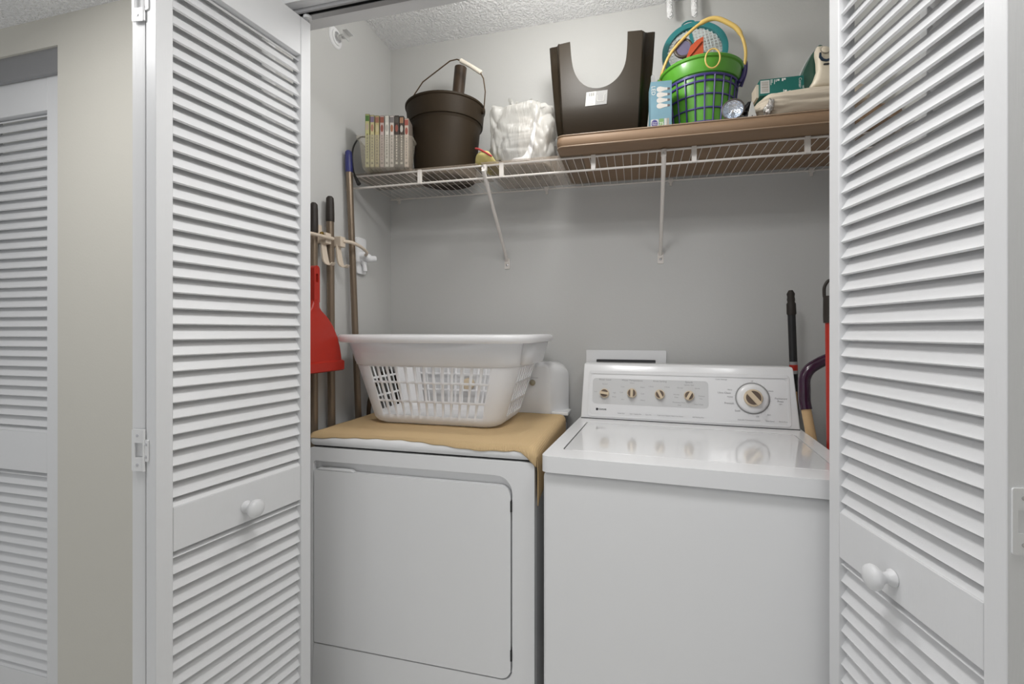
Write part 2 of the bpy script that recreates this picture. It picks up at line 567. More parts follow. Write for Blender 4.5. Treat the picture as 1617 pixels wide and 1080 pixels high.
def louvre_panel(parent, X, w, knob_x=None, zt=ZT, st=0.032):
    b = MB()
    b.box((0, 0, zt[0]), (st, TH, zt[5]), None, X)
    b.box((w - st, 0, zt[0]), (w, TH, zt[5]), None, X)
    for a, c in ((zt[0], zt[1]), (zt[2], zt[3]), (zt[4], zt[5])): b.box((st, 0.0006, a), (w - st, TH - .0006, c), None, X)
    p = b.build('door_panel', M['door'], parent, bevel=0.0018, seg=1)
    slat_mb(st - .004, w - st + .004, zt[1], zt[2], X).build('lower_slats', M['slat'], p)
    slat_mb(st - .004, w - st + .004, zt[3], zt[4], X).build('upper_slats', M['slat'], p)
    if knob_x is not None:
        k = MB()
        k.lathe([(0.0135, 0), (0.0135, .003), (0.009, .008), (0.0085, .014), (0.013, .020), (0.0185, .025), (0.0205, .030), (0.0195, .035), (0.014, .0395), (0.005, .0415)], 28, None, X @ T(knob_x, 0, 0.824) @ RX(90))
        k.build('door_knob', M['door'], p, smooth=50)
    return p

def frame(origin, xa, ya):
    xa, ya = Vector((*xa, 0)), Vector((*ya, 0))
    m = Matrix.Identity(4)
    for i in range(3):
        m[i][0], m[i][1], m[i][2], m[i][3] = xa[i], ya[i], (0, 0, 1)[i], (*origin, 0)[i]
    return m

def hinge(parent, P, side_a, side_b, z):
    """P: knuckle point; side_a / side_b: unit directions of the two panel edges away from the knuckle"""
    nrm = Vector((0, -1, 0))
    def leaf(d, wid, z0, z1, cut):
        d = Vector((*d, 0)).normalized()
        n = Vector((d.y, -d.x, 0))
        if n.y > 0: n = -n
        Xl = Matrix.Identity(4)
        for i in range(3): Xl[i][0], Xl[i][1], Xl[i][2], Xl[i][3] = d[i], (0, 0, 1)[i], n[i], (P[0], P[1], 0)[i]
        if d.cross(Vector((0, 0, 1))).dot(n) < 0: pass
        holes = [[(.004, z0 + .026), (wid - .006, z0 + .026), (wid - .006, z1 - .026), (.004, z1 - .026)]] if cut else []
        m = MB().prism(rrect(.001, wid, z0, z1, .0025, 3), 0.0022, M['hinge'], Xl, holes)
        for zz in ((z0 + .012, z1 - .012) if cut else (z0 + .009, z1 - .009)):
            m.lathe([(.0026, .0018), (.0026, .0028), (.001, .0030)], 10, M['screw'], Xl @ T(wid * .55, zz, 0))
        return m
    m = leaf(side_a, 0.027, z - .040, z + .040, True)
    m2 = leaf(side_b, 0.012, z - .021, z + .021, False)
    o = len(m.v)
    for k in m2.mats: m.slot(k)
    base = len(m.v)
    m.v += m2.v
    for fc, mi in zip(m2.f, m2.mi):
        m.f.append([i + base for i in fc])
        m.mi.append(m.slot(m2.mats[mi]))
    m.tube([(P[0], P[1] - .002, z - .040), (P[0], P[1] - .002, z + .040)], .0026, 8, M['hinge'])
    m.build('hinge', M['hinge'], parent)

def unit(a): return (math.sin(a), math.cos(a))
# left bifold
aL = R(7.63)
dx, dy = unit(aL)
NL = (-0.879, 0.6857)
d1 = thing('door_1', 'left pair of white louvred bifold doors folded open at the laundry closet', 'door', (-0.93, 0.69, 0), kind='structure')
XLead = frame(NL, (dx, dy), (-dy, dx))
louvre_panel(d1, XLead, 0.3776, 0.1893)
louvre_panel(d1, frame((-0.992, 1.058), (dx, -dy), (dy, dx)), 0.3730)
for z in (0.22, 0.993, 1.856): hinge(d1, (-0.9101, 0.6895), (-dy, -dx), (dy, -dx), z)
b = MB()
b.lathe([(.004, 0), (.004, .03)], 10, M['track'], T(-0.835, 1.055, 2.028))
b.lathe([(.004, 0), (.011, .002), (.011, .010), (.004, .012)], 16, M['hinge'], T(-0.835, 1.055, 2.040))
b.build('roller_guide', None, d1, smooth=40)
# right bifold
aR = R(-9.51)
ex, ey = unit(aR)
FR = (0.3706, 1.06)
d2 = thing('door_2', 'right pair of white louvred bifold doors folded open at the laundry closet', 'door', (0.47, 0.70, 0), kind='structure')
louvre_panel(d2, frame(FR, (-ex, -ey), (ey, -ex)), 0.3682, 0.177)
louvre_panel(d2, frame((0.4936, 0.698), (-ex, ey), (-ey, -ex)), 0.3680)
for z in (0.22, 0.993, 1.856): hinge(d2, (0.4625, 0.7020), (-ey, ex), (ey, ex), z)
# neighbouring closet door, closed
d3 = thing('door_3', 'closed white louvred closet door in the beige hall wall', 'door', (-1.9, 1.035, 0), kind='structure')
ZN = (0.02, 0.15, 0.782, 0.907, 1.905, 2.012)
louvre_panel(d3, frame((-2.085, 1.032), (1, 0), (0, 1)), 0.400, None, ZN, 0.0735)
louvre_panel(d3, frame((-2.490, 1.032), (1, 0), (0, 1)), 0.400, None, ZN, 0.0735)

# ---------------------------------------------------------------- dryer
DX0, DX1, DY = -0.941, -0.255, 1.195
dry = thing('dryer', 'white front loading clothes dryer under the tan mat', 'dryer', ((DX0 + DX1) / 2, 1.5, 0))
MB().box((DX0, DY + .017, 0.02), (DX1, 1.79, 0.878)).build('cabinet', M['enamel'], dry, bevel=.008, seg=3)
fp = MB().prism(rrect(DX0, DX1, 0.02, 0.878, .012, 4), .017, None, T(0, DY + .017, 0) @ FRONT,
                [rrect(-.927, -.3155, .297, .838, (.004, .03, .045, .01), 8)])
fp.build('front_panel', M['enamel'], dry, bevel=.003, seg=2)
dd = MB().prism(rrect(-.923, -.3195, .3015, .8115, (.003, .028, .030, .004), 8), .018, None, T(0, DY + .0165, 0) @ FRONT)
door = dd.build('door', M['enamel'], dry, bevel=.004, seg=3)
h = MB()
h.prism([(-.915, .812), (-.79, .812), (-.80, .8185), (-.905, .8185)], .017, None, T(0, DY + .016, 0) @ FRONT)
h.build('door_handle', M['enamel'], door, bevel=.002)
for z0 in (.352, .745):
    hh = MB().box((-.3205, DY - .001, z0), (-.3150, DY + .012, z0 + .028))
    hh.lathe([(.0028, 0), (.0028, .028)], 8, None, T(-.3178, DY - .001, z0))
    hh.build('hinge', M['dark'], door)
tp = MB().box((DX0, DY - .003, .8815), (DX1, 1.70, .915)).build('top_panel', M['enamel'], dry, bevel=.016, seg=5)
MB().box((DX0 + .01, DY + .012, .876), (DX1 - .01, 1.69, .884)).build('seam', M['dark'], dry)
# console with rounded, flared right and left ends
def cons(xr0, xr1, y, zt, r): return None
rs = []
for (y, xl, xr, zt, r) in ((1.700, -.888, -.308, 1.090, .026), (1.703, -.892, -.304, 1.100, .030), (1.712, -.899, -.297, 1.106, .034), (1.745, -.915, -.276, 1.108, .045), (1.785, -.930, -.250, 1.108, .055), (1.790, -.930, -.248, 1.104, .055)):
    rs.append([(x, y, z) for x, z in rrect(xl, xr, .912, zt, (.002, .002, r, r), 7)])
co = MB().rings([list(reversed(q)) for q in rs]).build('console', M['enamel_gloss'], dry, smooth=60)
MB().box((-.30, 1.70, .914), (-.238, 1.79, .926)).build('console_flange', M['enamel'], dry, bevel=.003)
kb = MB().lathe([(.011, 0), (.011, .004), (.0095, .008), (.004, .0095)], 24, M['tan_knob'], T(-.370, 1.699, 1.032) @ FRONT)
kb.build('push_button', None, co, smooth=40)
MB().text('PUSH TO START', .0052, M['print_grey'], T(-.368, 1.6996, 1.0495) @ FRONT).build('lettering', None, co)
rb = MB().lathe([(.024, 0), (.024, .006), (.021, .016), (.008, .018)], 28, M['beige_plastic'], T(-.62, 1.699, 1.02) @ FRONT)
rb.build('timer_dial', None, co, smooth=40)

# ---------------------------------------------------------------- tan knit mat on the dryer
def hem(x):
    pts = [(-.96, .030), (-.93, .026), (-.82, .019), (-.72, .015), (-.64, .013), (-.58, .017), (-.50, .024), (-.42, .030), (-.36, .028), (-.31, .024), (-.29, .028), (-.272, .040), (-.255, .060), (-.24, .070), (-.2, .075)]
    for (a, ha), (b_, hb) in zip(pts, pts[1:]):
        if a <= x <= b_: return ha + (hb - ha) * (x - a) / (b_ - a) + .0012 * math.sin(x * 90)
    return .02
def mat_pt(u, v):
    # s: distance along X path, over the right-hand edge of the dryer; q: distance along Y
    s = -0.938 + u * 0.768
    xe, r = -.268, .021
    y0 = 1.222
    yb = 1.698
    zt = .9185
    over = s - xe
    fade = max(0.0, (s + .30)) / .13
    drop_len = 0.045 + .075 * (1 - v) ** 1.4
    if over <= 0: x, z = s, zt
    else:
        over *= (drop_len + .045) / 0.098
        a = over / r
        if a < PI / 2: x, z = xe + r * math.sin(a), zt - r * (1 - math.cos(a))
        else: x, z = xe + r, zt - r - (over - r * PI / 2)
    ye, re = 1.212, .022
    h_ = hem(min(x, -.245)) * (1 if over <= 0 else max(0.3, 1 - over * 9))
    if v < 0.12:
        q = (1 - v / .12) * h_
        a = q / re
        if over <= 0 or z > .905:
            if a < PI / 2: y, zz = ye - re * math.sin(a), z - re * (1 - math.cos(a))
            else: y, zz = ye - re, z - re - (q - re * PI / 2)
        else: y, zz = ye - .6 * q, z
    else:
        t = (v - .12) / .88
        y, zz = ye + t * (yb - ye), z
    wob = .0012 * noise.noise(Vector((x * 14, y * 14, 0)))
    return (x, y, zz + wob)
mt = MB().grid(mat_pt, 120, 70)
tag(mt.build('knit_mat', M['mat_tan'], None, smooth=60, solid=.0025, solid_off=0, loc=(-.6, 1.45, .917)), 'tan knit mat draped over the dryer top and its front edge', 'mat')

# ---------------------------------------------------------------- laundry basket
BX, BY, BZ = -.625, 1.520, .9215
bk = thing('laundry_basket', 'white plastic laundry basket with slotted sides on the tan mat', 'basket', (BX, BY, BZ), R(-.5))
# perimeter pattern: list of (fraction, hole?) built per side; each side has bars and slots
def perimeter(hx, hy, r, n_corner=7, slots=((13, 0.97), (7, 0.93))):
    """returns list of (x, y, cellflag) around a rounded rectangle, starting front-left going right"""
    pts = []
    sides = [((-hx + r, -hy), (hx - r, -hy), slots[0]), ((hx, -hy + r), (hx, hy - r), slots[1]), ((hx - r, hy), (-hx + r, hy), slots[0]), ((-hx, hy - r), (-hx, -hy + r), slots[1])]
    cc = [(hx - r, -hy + r, -90), (hx - r, hy - r, 0), (-hx + r, hy - r, 90), (-hx + r, -hy + r, 180)]
    for k in range(4):
        a, b_, (n, frac) = sides[k]
        A, B = Vector((*a, 0)), Vector((*b_, 0))
        m0 = (1 - frac) / 2
        ts = [0.0]
        flags = [0]
        w = frac / (n * 1.38 - .38)
        for i in range(n):
            s0 = m0 + i * w * 1.38
            ts += [s0, s0 + w]
            flags += [1, 0]
        for t_, fl in zip(ts, flags): pts.append((*(A.lerp(B, t_))[:2], fl))
        pts.append((B.x, B.y, 0))
        cx, cy, a0 = cc[k]
        for i in range(1, n_corner): pts.append((cx + r * math.cos(R(a0 + 90 * i / n_corner)), cy + r * math.sin(R(a0 + 90 * i / n_corner)), 0))
    return pts
levels = [(.018, 0), (.031, 1), (.073, 0), (.080, 1), (.134, 0), (.141, 1), (.187, 0), (.196, 0)]
def bdims(z):
    t = z / .19
    return .220 + .060 * t, .145 + .030 * t, .052 + .016 * t
body = MB()
rings_ = []
P0 = None
for z, fl in levels:
    hx, hy, r = bdims(z)
    p = perimeter(hx, hy, r)
    P0 = p
    rings_.append([(x, y, z) for x, y, _ in p])
n = len(P0)
V = [q for rg in rings_ for q in rg]
F = []
for i in range(len(rings_) - 1):
    for j in range(n):
        if levels[i][1] and P0[j][2]: continue
        k = (j + 1) % n
        F.append((i * n + j, i * n + k, (i + 1) * n + k, (i + 1) * n + j))
# rounded bottom
o = len(V)
for z, ins in ((.006, .006), (0.0, .020)):
    hx, hy, r = bdims(0)
    V += [(x, y, z) for x, y, _ in perimeter(hx - ins, hy - ins, r - ins * .6)]
for j in range(n):
    k = (j + 1) % n
    F.append((o + j, o + k, k, j))
    F.append((o + n + j, o + n + k, o + k, o + j))
F.append(tuple(o + n + j for j in reversed(range(n))))
body.add(V, F)
body.build('basket_body', M['basket'], bk, local=True, smooth=40, solid=.0028, solid_off=-1)
sk = MB()
rg = []
for z, hx, hy, r in [(.190, .2795, .1745, .068), (.1925, .2835, .1785, .070), (.225, .290, .186, .074), (.264, .300, .198, .080)]:
    rg.append(ring(0, 0, hx, hy, r, z, 9))
sk.rings(rg, None, None, False, False)
sk.build('skirt', M['basket'], bk, local=True, smooth=50, solid=.0028)
for s in (-1, 1):     # hollow handle grips at both ends
    g = MB()
    q = []
    for z, hx, ext in ((.196, .305, .118), (.198, .312, .122), (.264, .328, .142)):
        row = []
        for i in range(21):
            t = -1 + 2 * i / 20
            e = 1 - max(0, abs(t) - .72) / .28
            inner = .284 + (z - .2) * .24
            row.append((s * (inner + (hx - inner) * math.sin(e * PI / 2)), t * ext, z))
        q.append(row if s > 0 else row[::-1])
    g.rings(q, closed=False)
    g.build('handle_grip', M['basket'], bk, local=True, smooth=60, solid=.0025)
rm = MB()
rr = []
for dx_, z in ((.000, .262), (.014, .262), (.026, .264), (.033, .269), (.0355, .277), (.033, .2845), (.026, .288), (.014, .287), (.004, .284), (-.002, .276)):
    rr.append(ring(0, 0, .304 + dx_ * .95, .204 + dx_ * .95, .082 + dx_ * .9, z + .002, 10))
rr.append(rr[0])
rm.rings(rr, None, None, False, False)
rm.build('rim', M['basket'], bk, local=True, smooth=60)

# ---------------------------------------------------------------- washing machine (stands slightly turned)
WX, WY, WA = -.223, 1.14, R(-3.5)
ws = thing('washing_machine', 'white top loading washing machine with beige control knobs', 'washing machine', (WX, WY, 0), WA)
MB().box((0, .004, .02), (.686, .665, .872)).build('cabinet', M['enamel'], ws, local=True, bevel=.010, seg=3)
MB().box((.008, .012, .870), (.678, .64, .878)).build('seam', M['dark'], ws, local=True)
dk = MB()
b0 = rrect(-.002, .688, -.010, .612, (.018, .018, .006, .006), 5)
lidr = rrect(.036, .650, .066, .452, .012, 5)
dk.prism(b0, .040, None, T(0, 0, .8765), [lidr])
deck = dk.build('top_deck', M['enamel_gloss'], ws, local=True, bevel=.009, seg=4)
MB().box((.025, .055, .882), (.660, .465, .905)).build('lid_recess', M['dark'], ws, local=True)
lid = MB().prism(rrect(.0395, .6475, .0685, .4495, .010, 5), .010, None, T(0, 0, .906)).build('lid', M['lid'], ws, local=True, bevel=.003, seg=3)
MB().box((.06, .0685, .9045), (.63, .072, .9165)).build('lid_lip', M['enamel_gloss'], lid, local=True, bevel=.0015)
# console
def con_pt(y, z): return (y, z)
cprof = [(.527, .917), (.5685, 1.098), (.572, 1.1035), (.579, 1.107), (.650, 1.107), (.664, 1.100), (.666, .912), (.527, .912)]
cm = MB()
cv = [(.002, y, z) for y, z in cprof] + [(.684, y, z) for y, z in cprof]
# taper: the top is slightly narrower than the foot
cv = [((x + .005 * (z - .912) / .19) if x < .3 else (x - .011 * (z - .912) / .19), y, z) for x, y, z in cv]
k = len(cprof)
cm.add(cv, [tuple(range(k)), tuple(reversed(range(k, 2 * k)))] + [((i + 1) % k, i, i + k, (i + 1) % k + k) for i in range(k)])
cons_o = cm.build('console', M['enamel_gloss'], ws, local=True, bevel=.005, seg=3)
MB().box((.004, .524, .9145), (.682, .60, .9185)).build('console_seam', M['dark'], ws, local=True)
# face frame of the console: origin bottom-left of the sloped face, x right, y up the slope, z out
fa = math.atan2(1.098 - .917, .5685 - .527)
CF = T(0, .527, .917) @ Matrix.Rotation(fa, 4, 'X')
# the raised border, the recessed fascia and the grey overlay
pn = MB().prism(rrect(.026, .660, .006, .170, .012, 5), .0016, None, CF, [rrect(.034, .652, .012, .156, .010, 5)])
pn.build('fascia_border', M['enamel_gloss'], cons_o, local=True, bevel=.0007)
MB().prism(rrect(.030, .656, .158, .168, .004, 4), .0032, None, CF).build('grip_ridge', M['enamel_gloss'], cons_o, local=True, bevel=.0012)
MB().prism(rrect(.041, .422, .052, .142, .012, 5), .0007, None, CF).build('grey_overlay', M['grey_plastic'], cons_o, local=True)
# knobs
def knob(x, y, r, ang, name, skirt=0):
    Xk = CF @ T(x, y, 0)
    kk = MB()
    z0 = 0
    if skirt:
        kk.lathe([(skirt + .004, 0), (skirt + .004, .0009), (skirt, .0011)], 40, M['label_grey'], Xk)  # grey ring stands in for the shade around the dial skirt
        kk.lathe([(skirt, 0), (skirt, .004), (skirt * .93, .009), (skirt * .86, .011), (r * .9, .0115)], 40, M['enamel_gloss'], Xk)
        z0 = .010
    kk.lathe([(r, z0), (r, z0 + .008), (r * .95, z0 + .011), (r * .86, z0 + .0125)], 36, M['beige_plastic'], Xk)
    # recessed half-moon inserts either side of the grip bar
    bar = r * .27
    for s in (-1, 1):
        pts = []
        R_ = r * .80
        a0 = math.asin(bar / R_)
        for i in range(15):
            a = a0 + (PI - 2 * a0) * i / 14
            pts.append((R_ * math.cos(a), s * R_ * math.sin(a)))
        if s < 0: pts.reverse()
        kk.prism(pts, .0006, M['taupe_insert'], Xk @ RZ(ang) @ T(0, 0, z0 + .0125))
    kk.box((-r * .94, -bar, z0 + .010), (r * .94, bar, z0 + .019), M['beige_plastic'], Xk @ RZ(ang))
    return kk.build(name, None, cons_o, local=True, smooth=35)
knob(.0836, .0885, .0160, 173, 'knob')
knob(.1769, .0925, .0160, 90, 'knob')
knob(.2690, .0920, .0160, 118, 'knob')
knob(.3620, .0915, .0160, 62, 'knob')
dl = knob(.5529, .0915, .0275, 130, 'cycle_dial', .047)
# printed lettering
lt = MB()
def pr_(s, x, y, size, m=None, al='CENTER'): lt.text(s, size, m or M['print_grey'], CF @ T(x, y, .0009), al, .0001)
for s, x, y, z in (('Water Level', .0836, .137, .0085), ('Water Temperature', .1769, .137, .0085), ('Rinse Setting', .2690, .137, .0085), ('Speeds', .3620, .137, .0085)): pr_(s, x, y, z)
for s, x, y in (('Medium', .0836, .1215), ('Low', .052, .094), ('High', .117, .092), ('Reset', .117, .078),
                ('Warm', .1769, .128), ('Cold', .145, .114), ('Cold', .141, .094), ('Hot', .146, .070), ('Warm', .212, .114), ('Cold', .212, .092), ('Warm', .213, .070),
                ('1 Rinse', .240, .118), ('2 Rinse', .292, .118), ('Agitate / Spin', .3620, .1275), ('Normal', .334, .117), ('Gentle', .388, .117), ('Normal', .322, .094), ('Slow', .322, .085), ('Permanent Press', .330, .068), ('Slow', .332, .059), ('Delicate', .401, .092), ('Fast', .399, .083), ('Hand Wash', .392, .064)):
    pr_(s, x, y, .0058)
for s, x, y, z in (('Ultra Clean', .470, .106, .0085), ('Heavy', .487, .117, .0055), ('Normal', .487, .094, .0055), ('Prewash', .484, .073, .0085), ('Soak', .508, .050, .0085),
                   ('Off', .5529, .147, .0055), ('Permanent', .634, .094, .0080), ('Press', .632, .085, .0080), ('Light', .632, .077, .005), ('Delicate', .604, .117, .0058), ('Off', .565, .034, .0065), ('Spin', .598, .042, .0058)):
    pr_(s, x, y, z)
pr_('Cycle Settings', .462, .150, .0062)
for s, x in (('Heavy Duty', .142), ('Super Capacity Plus', .190), ('Quiet Pak', .232), ('Triple Action Agitator Fabric Care System', .302), ('Self Cleaning Filter', .390), ('Automatic Temperature Control', .540), ('Three Speed', .600), ('Direct Drive', .637)):
    pr_(s, x, .022, .0048)
for i in range(26):
    a = R(20 + i * 360 / 26)
    rr_ = .0535
    lt.box((-.0010, -.0003, 0), (.0010, .0003, .0002), M['print_grey'], CF @ T(.5529 + rr_ * math.cos(a), .0915 + rr_ * math.sin(a), .0009) @ Matrix.Rotation(a, 4, 'Z'))
lt.build('lettering', None, cons_o, local=True)
lg = MB()
lg.prism(rrect(.055, .0625, .0285, .0365, .001, 2), .0004, M['print_black'], CF @ T(0, 0, .0005))
lg.text('KENMORE', .0072, M['print_black'], CF @ T(.0635, .0325, .0006), 'LEFT', .0002, .82)
lg.build('logo', None, cons_o, local=True)

# ---------------------------------------------------------------- washer outlet box in the wall
ob = thing('washer_outlet_box', 'white recessed wall box behind the washing machine console', 'outlet box', (-.038, 1.83, 1.05))
MB().prism(rrect(-.185, .109, .93, 1.1505, .004, 3), .010, None, T(0, 1.83, 0) @ FRONT, [rrect(-.146, .071, .96, 1.1150, .003, 3)]).build('frame', M['enamel'], ob, bevel=.002)
MB().box((-.146, 1.826, .96), (.071, 1.8295, 1.115)).build('recess', M['box_shade'], ob)  # flat sheet, its colour darkened to stand in for shade in a deeper box
ib = MB().prism(rrect(-.146, .071, 1.1085, 1.1165, .001, 2), .003, None, T(0, 1.8295, 0) @ FRONT)
ib.build('recess_shadow', M['dark'], ob)  # dark strip painted as the shadow along the top of the slot

# ---------------------------------------------------------------- wire shelf
TILT = .0085
def zs(x): return 1.7835 - TILT * x
sh = thing('wire_shelf', 'long white coated wire shelf with hanging lip across the back wall', 'shelf', (0, YB, 1.7835), rot=(0, TILT, 0))
SX0, SX1, SF, SB = -1.022, 0.695, 1.515, 1.822
def shv(x, y, dz=0): return (x, y, zs(x) + dz)
rd = MB()
for y, dz, r in ((SF, -.0035, .0036), (SB, -.0035, .0030), (1.640, -.0040, .0026)): rd.tube([shv(SX0, y, dz), shv(SX1, y, dz)], r, 8)
rd.build('support_rods', M['wire'], sh, smooth=60)
lr = MB().tube([shv(SX0, SF + .002, -.0455), shv(SX1, SF + .002, -.0455)], .0038, 8)
lr.build('lip_rod', M['wire'], sh, smooth=60)
wr = MB()
i = 0
x = SX0 + .012
while x < SX1:
    wr.tube([shv(x, SF - .002, -.001), shv(x, SB, -.001)], .0013, 5)
    x += .0262
wr.build('deck_wires', M['wire'], sh, smooth=60)
for x in (-.7364, -.4366, -.1312, .1708, .4756):
    MB().box((x - .0075, SF - .0055, zs(x) - .049), (x + .0075, SF + .0045, zs(x) + .001)).build('lip_clip', M['wire'], sh, bevel=.0015)
for x0, x1 in ((-.495, -.503), (.083, .089)):
    br = MB()
    br.tube(smooth_path([(x0, SF - .003, zs(x0) - .002), (x0, SF - .001, zs(x0) - .02), (x0, SF + .004, zs(x0) - .046), (x1, YB - .008, 1.512), (x1, YB - .006, 1.500)], 4), [.0085] * 5 + [.0075] * 4 + [.0065] * 8, 10)
    bo = br.build('brace', M['wire'], sh, smooth=60)
    ft = MB().prism(rrect(x1 - .0105, x1 + .0105, 1.474, 1.516, .003, 3), .004, M['wire'], T(0, YB, 0) @ FRONT)
    ft.lathe([(.0045, 0), (.0045, .0055), (.002, .0065)], 12, M['screw'], T(x1, YB - .001, 1.490) @ FRONT)
    ft.build('brace_foot', None, bo)
for x in (-.985, -.34, .125, .585):
    cl = MB().box((x - .008, SB - .006, zs(x) - .010), (x + .008, YB, zs(x) + .004))
    cl.box((x - .005, YB - .006, zs(x) - .022), (x + .005, YB, zs(x) - .008))
    cl.build('wall_clip', M['wire'], sh, bevel=.001)
for xx, s in ((XL, 1), (XR, -1)):
    eb = MB().box((min(xx, xx + s * .005), SF - .012, zs(xx) - .058), (max(xx, xx + s * .005), SF + .016, zs(xx) + .006))
    eb.box((min(xx, xx + s * .020), SF - .009, zs(xx) - .054), (max(xx, xx + s * .020), SF + .010, zs(xx) - .040))
    eb.build('end_bracket', M['wire'], sh, bevel=.0015)

# clear liner sheets lying on the deck
def liner(x0, x1, y0, y1, label):
    b = MB()
    z = zs((x0 + x1) / 2)
    V = [(x0, y0, zs(x0) + .0008), (x1, y0, zs(x1) + .0008), (x1, y1, zs(x1) + .0008), (x0, y1, zs(x0) + .0008)]
    b.add(V + [(p[0], p[1], p[2] + .0022) for p in V], [(0, 3, 2, 1), (4, 5, 6, 7), (0, 1, 5, 4), (1, 2, 6, 5), (2, 3, 7, 6), (3, 0, 4, 7)])
    tag(b.build('shelf_liner', M['liner'], None, loc=((x0 + x1) / 2, (y0 + y1) / 2, z)), label, 'shelf liner')
liner(-1.005, -.52, 1.505, 1.70, 'brownish clear shelf liner under the milky bin and brown bucket')
liner(-.505, -.165, 1.500, 1.80, 'clear shelf liner under the white shopping bag')

# ---------------------------------------------------------------- milky bin with film cases
bz = zs(-.86) + .0032
BR = R(14)
bn = thing('storage_bin', 'milky translucent plastic bin holding film cases at the shelf end', 'bin', (-.852, 1.467, bz), BR)
bm_ = MB()
rgs = []
for z, ins in ((0.0, .018), (.004, .012), (.015, .009), (.107, .001), (.1075, -.006), (.111, -.0075), (.113, -.0060)):
    rgs.append(ring(0, .052, .094 - ins, .048 - ins, .020, z, 6))
bm_.rings(rgs, None, None, True, False)
bm_.build('bin_body', M['clear_bin'], bn, local=True, smooth=50, solid=.0016)
cases = [((.52, .50, .24), (.10, .20, .06), (.50, .40, .32), 'yellow green film case with a green top band', .01),
         ((.56, .51, .28), (.22, .17, .26), (.42, .22, .16), 'pale yellow film case with a mauve top band', .006),
         ((.50, .43, .22), (.36, .17, .12), (.55, .48, .30), 'mustard film case with a dusty red top band', .004),
         ((.52, .42, .40), (.30, .10, .07), (.27, .09, .07), 'pinkish film case with a brick red top', .004),
         ((.68, .66, .60), (.60, .58, .53), (.45, .42, .38), 'plain ivory film case with a faint top mark', .005),
         ((.64, .59, .55), (.22, .20, .20), (.36, .16, .09), 'off white film case with an orange patch', .004),
         ((.06, .045, .04), (.10, .09, .08), (.30, .10, .08), 'black film case with a red title block', .004),
         ((.08, .06, .05), (.36, .20, .12), (.50, .47, .43), 'dark brown film case with a tan picture', .002),
         ((.58, .48, .41), (.36, .10, .08), (.32, .09, .07), 'cream film case with red blocks beside the bucket', -.006)]
xc = -.0640
for i, (base, top, mid, lab, dzz) in enumerate(cases):
    w = .0155
    hgt = .181 + dzz
    t = thing('film_case', lab, 'film case', tuple(MW[bn] @ Vector((xc, .0235, .0075))), BR, group='film cases in the milky bin')
    MB().box((-w / 2, 0, 0), (w / 2, .066, hgt)).build('case', mat('case_black', (.03, .028, .026), .4) if base[0] < .1 else mat('case_grey', tuple(c * .45 for c in base), .4), t, local=True, bevel=.001)
    sp = MB()
    mb_, mt_, mm_ = mat('sleeve', base, .35), mat('sleeve_top', top, .35), mat('sleeve_mid', mid, .35)
    mk = mat('sleeve_print', tuple(c * .35 for c in base) if base[0] > .1 else (.6, .57, .5), .4)
    hw = w / 2 - .0015
    sp.prism([(-hw, .003), (hw, .003), (hw, hgt - .003), (-hw, hgt - .003)], .0004, mb_, FRONT)
    sp.prism([(-hw, hgt - .026), (hw, hgt - .026), (hw, hgt - .006), (-hw, hgt - .006)], .0007, mt_, FRONT)
    sp.prism(disc(0, hgt - .046, hw * .8, .013, 12), .0007, mm_, FRONT)
    random.seed(i)
    zz = hgt - .070
    while zz > .03:
        l = random.uniform(.004, .010)
        sp.prism([(-hw * .35, zz - l), (hw * .35, zz - l), (hw * .35, zz), (-hw * .35, zz)], .0007, mk, FRONT)
        zz -= l + .003
    sp.prism([(-hw * .6, .012), (hw * .6, .012), (hw * .6, .020), (-hw * .6, .020)], .0007, mk, FRONT)
    sp.build('spine_sleeve', None, t, local=True)
    xc += .0174
# cord looped over the bin's left end
cd = MB()
cd.tube(smooth_path([(-.930, 1.53, 1.930), (-.948, 1.52, 1.955), (-.932, 1.510, 1.955), (-.926, 1.520, 1.935), (-.940, 1.53, 1.925), (-.944, 1.525, 1.950), (-.930, 1.525, 1.960), (-.925, 1.515, 1.940)], 5), .0048, 8)
cd.tube(smooth_path([(-.940, 1.530, 1.930), (-.975, 1.520, 1.934), (-.993, 1.505, 1.900), (-.998, 1.500, 1.86), (-.993, 1.498, 1.815), (-.985, 1.496, 1.790), (-.968, 1.492, 1.762)], 6), .0030, 8)
cd.tube([(-.985, 1.497, 1.785), (-.964, 1.491, 1.752)], [.0045, .008], 8)
tag(cd.build('power_cord', M['cord'], None, smooth=60, loc=(-.985, 1.50, 1.79)), 'black power cord hanging over the left end of the milky bin', 'cord')

# ---------------------------------------------------------------- brown bucket
qz = zs(-.70) + .0032
bu = thing('bucket', 'dark brown round bucket with wire handle on the wire shelf', 'bucket', (-.702, 1.665, qz))
Xb = T(-.702, 1.665, qz)
pb = MB().lathe([(.106, 0), (.112, .003), (.114, .010), (.131, .195), (.132, .203), (.141, .205), (.1425, .212), (.147, .264), (.151, .267), (.1515, .273), (.148, .275), (.144, .272), (.140, .210), (.128, .190), (.110, .008), (.002, .006)], 56, M['bucket_brown'], Xb, True, False)
pb.build('bucket_body', None, bu, smooth=30)
hb = MB().tube([(-.853, 1.665, qz + .252), (-.836, 1.640, qz + .310), (-.816, 1.632, qz + .332), (-.780, 1.63, qz + .374), (-.668, 1.625, qz + .434), (-.64, 1.625, qz + .436), (-.610, 1.625, qz + .421), (-.550, 1.626, qz + .376), (-.538, 1.628, qz + .352), (-.535, 1.640, qz + .31), (-.549, 1.665, qz + .252)], .0023, 8)
hb_o = hb.build('bail_handle', M['bail_wire'], bu, smooth=40)
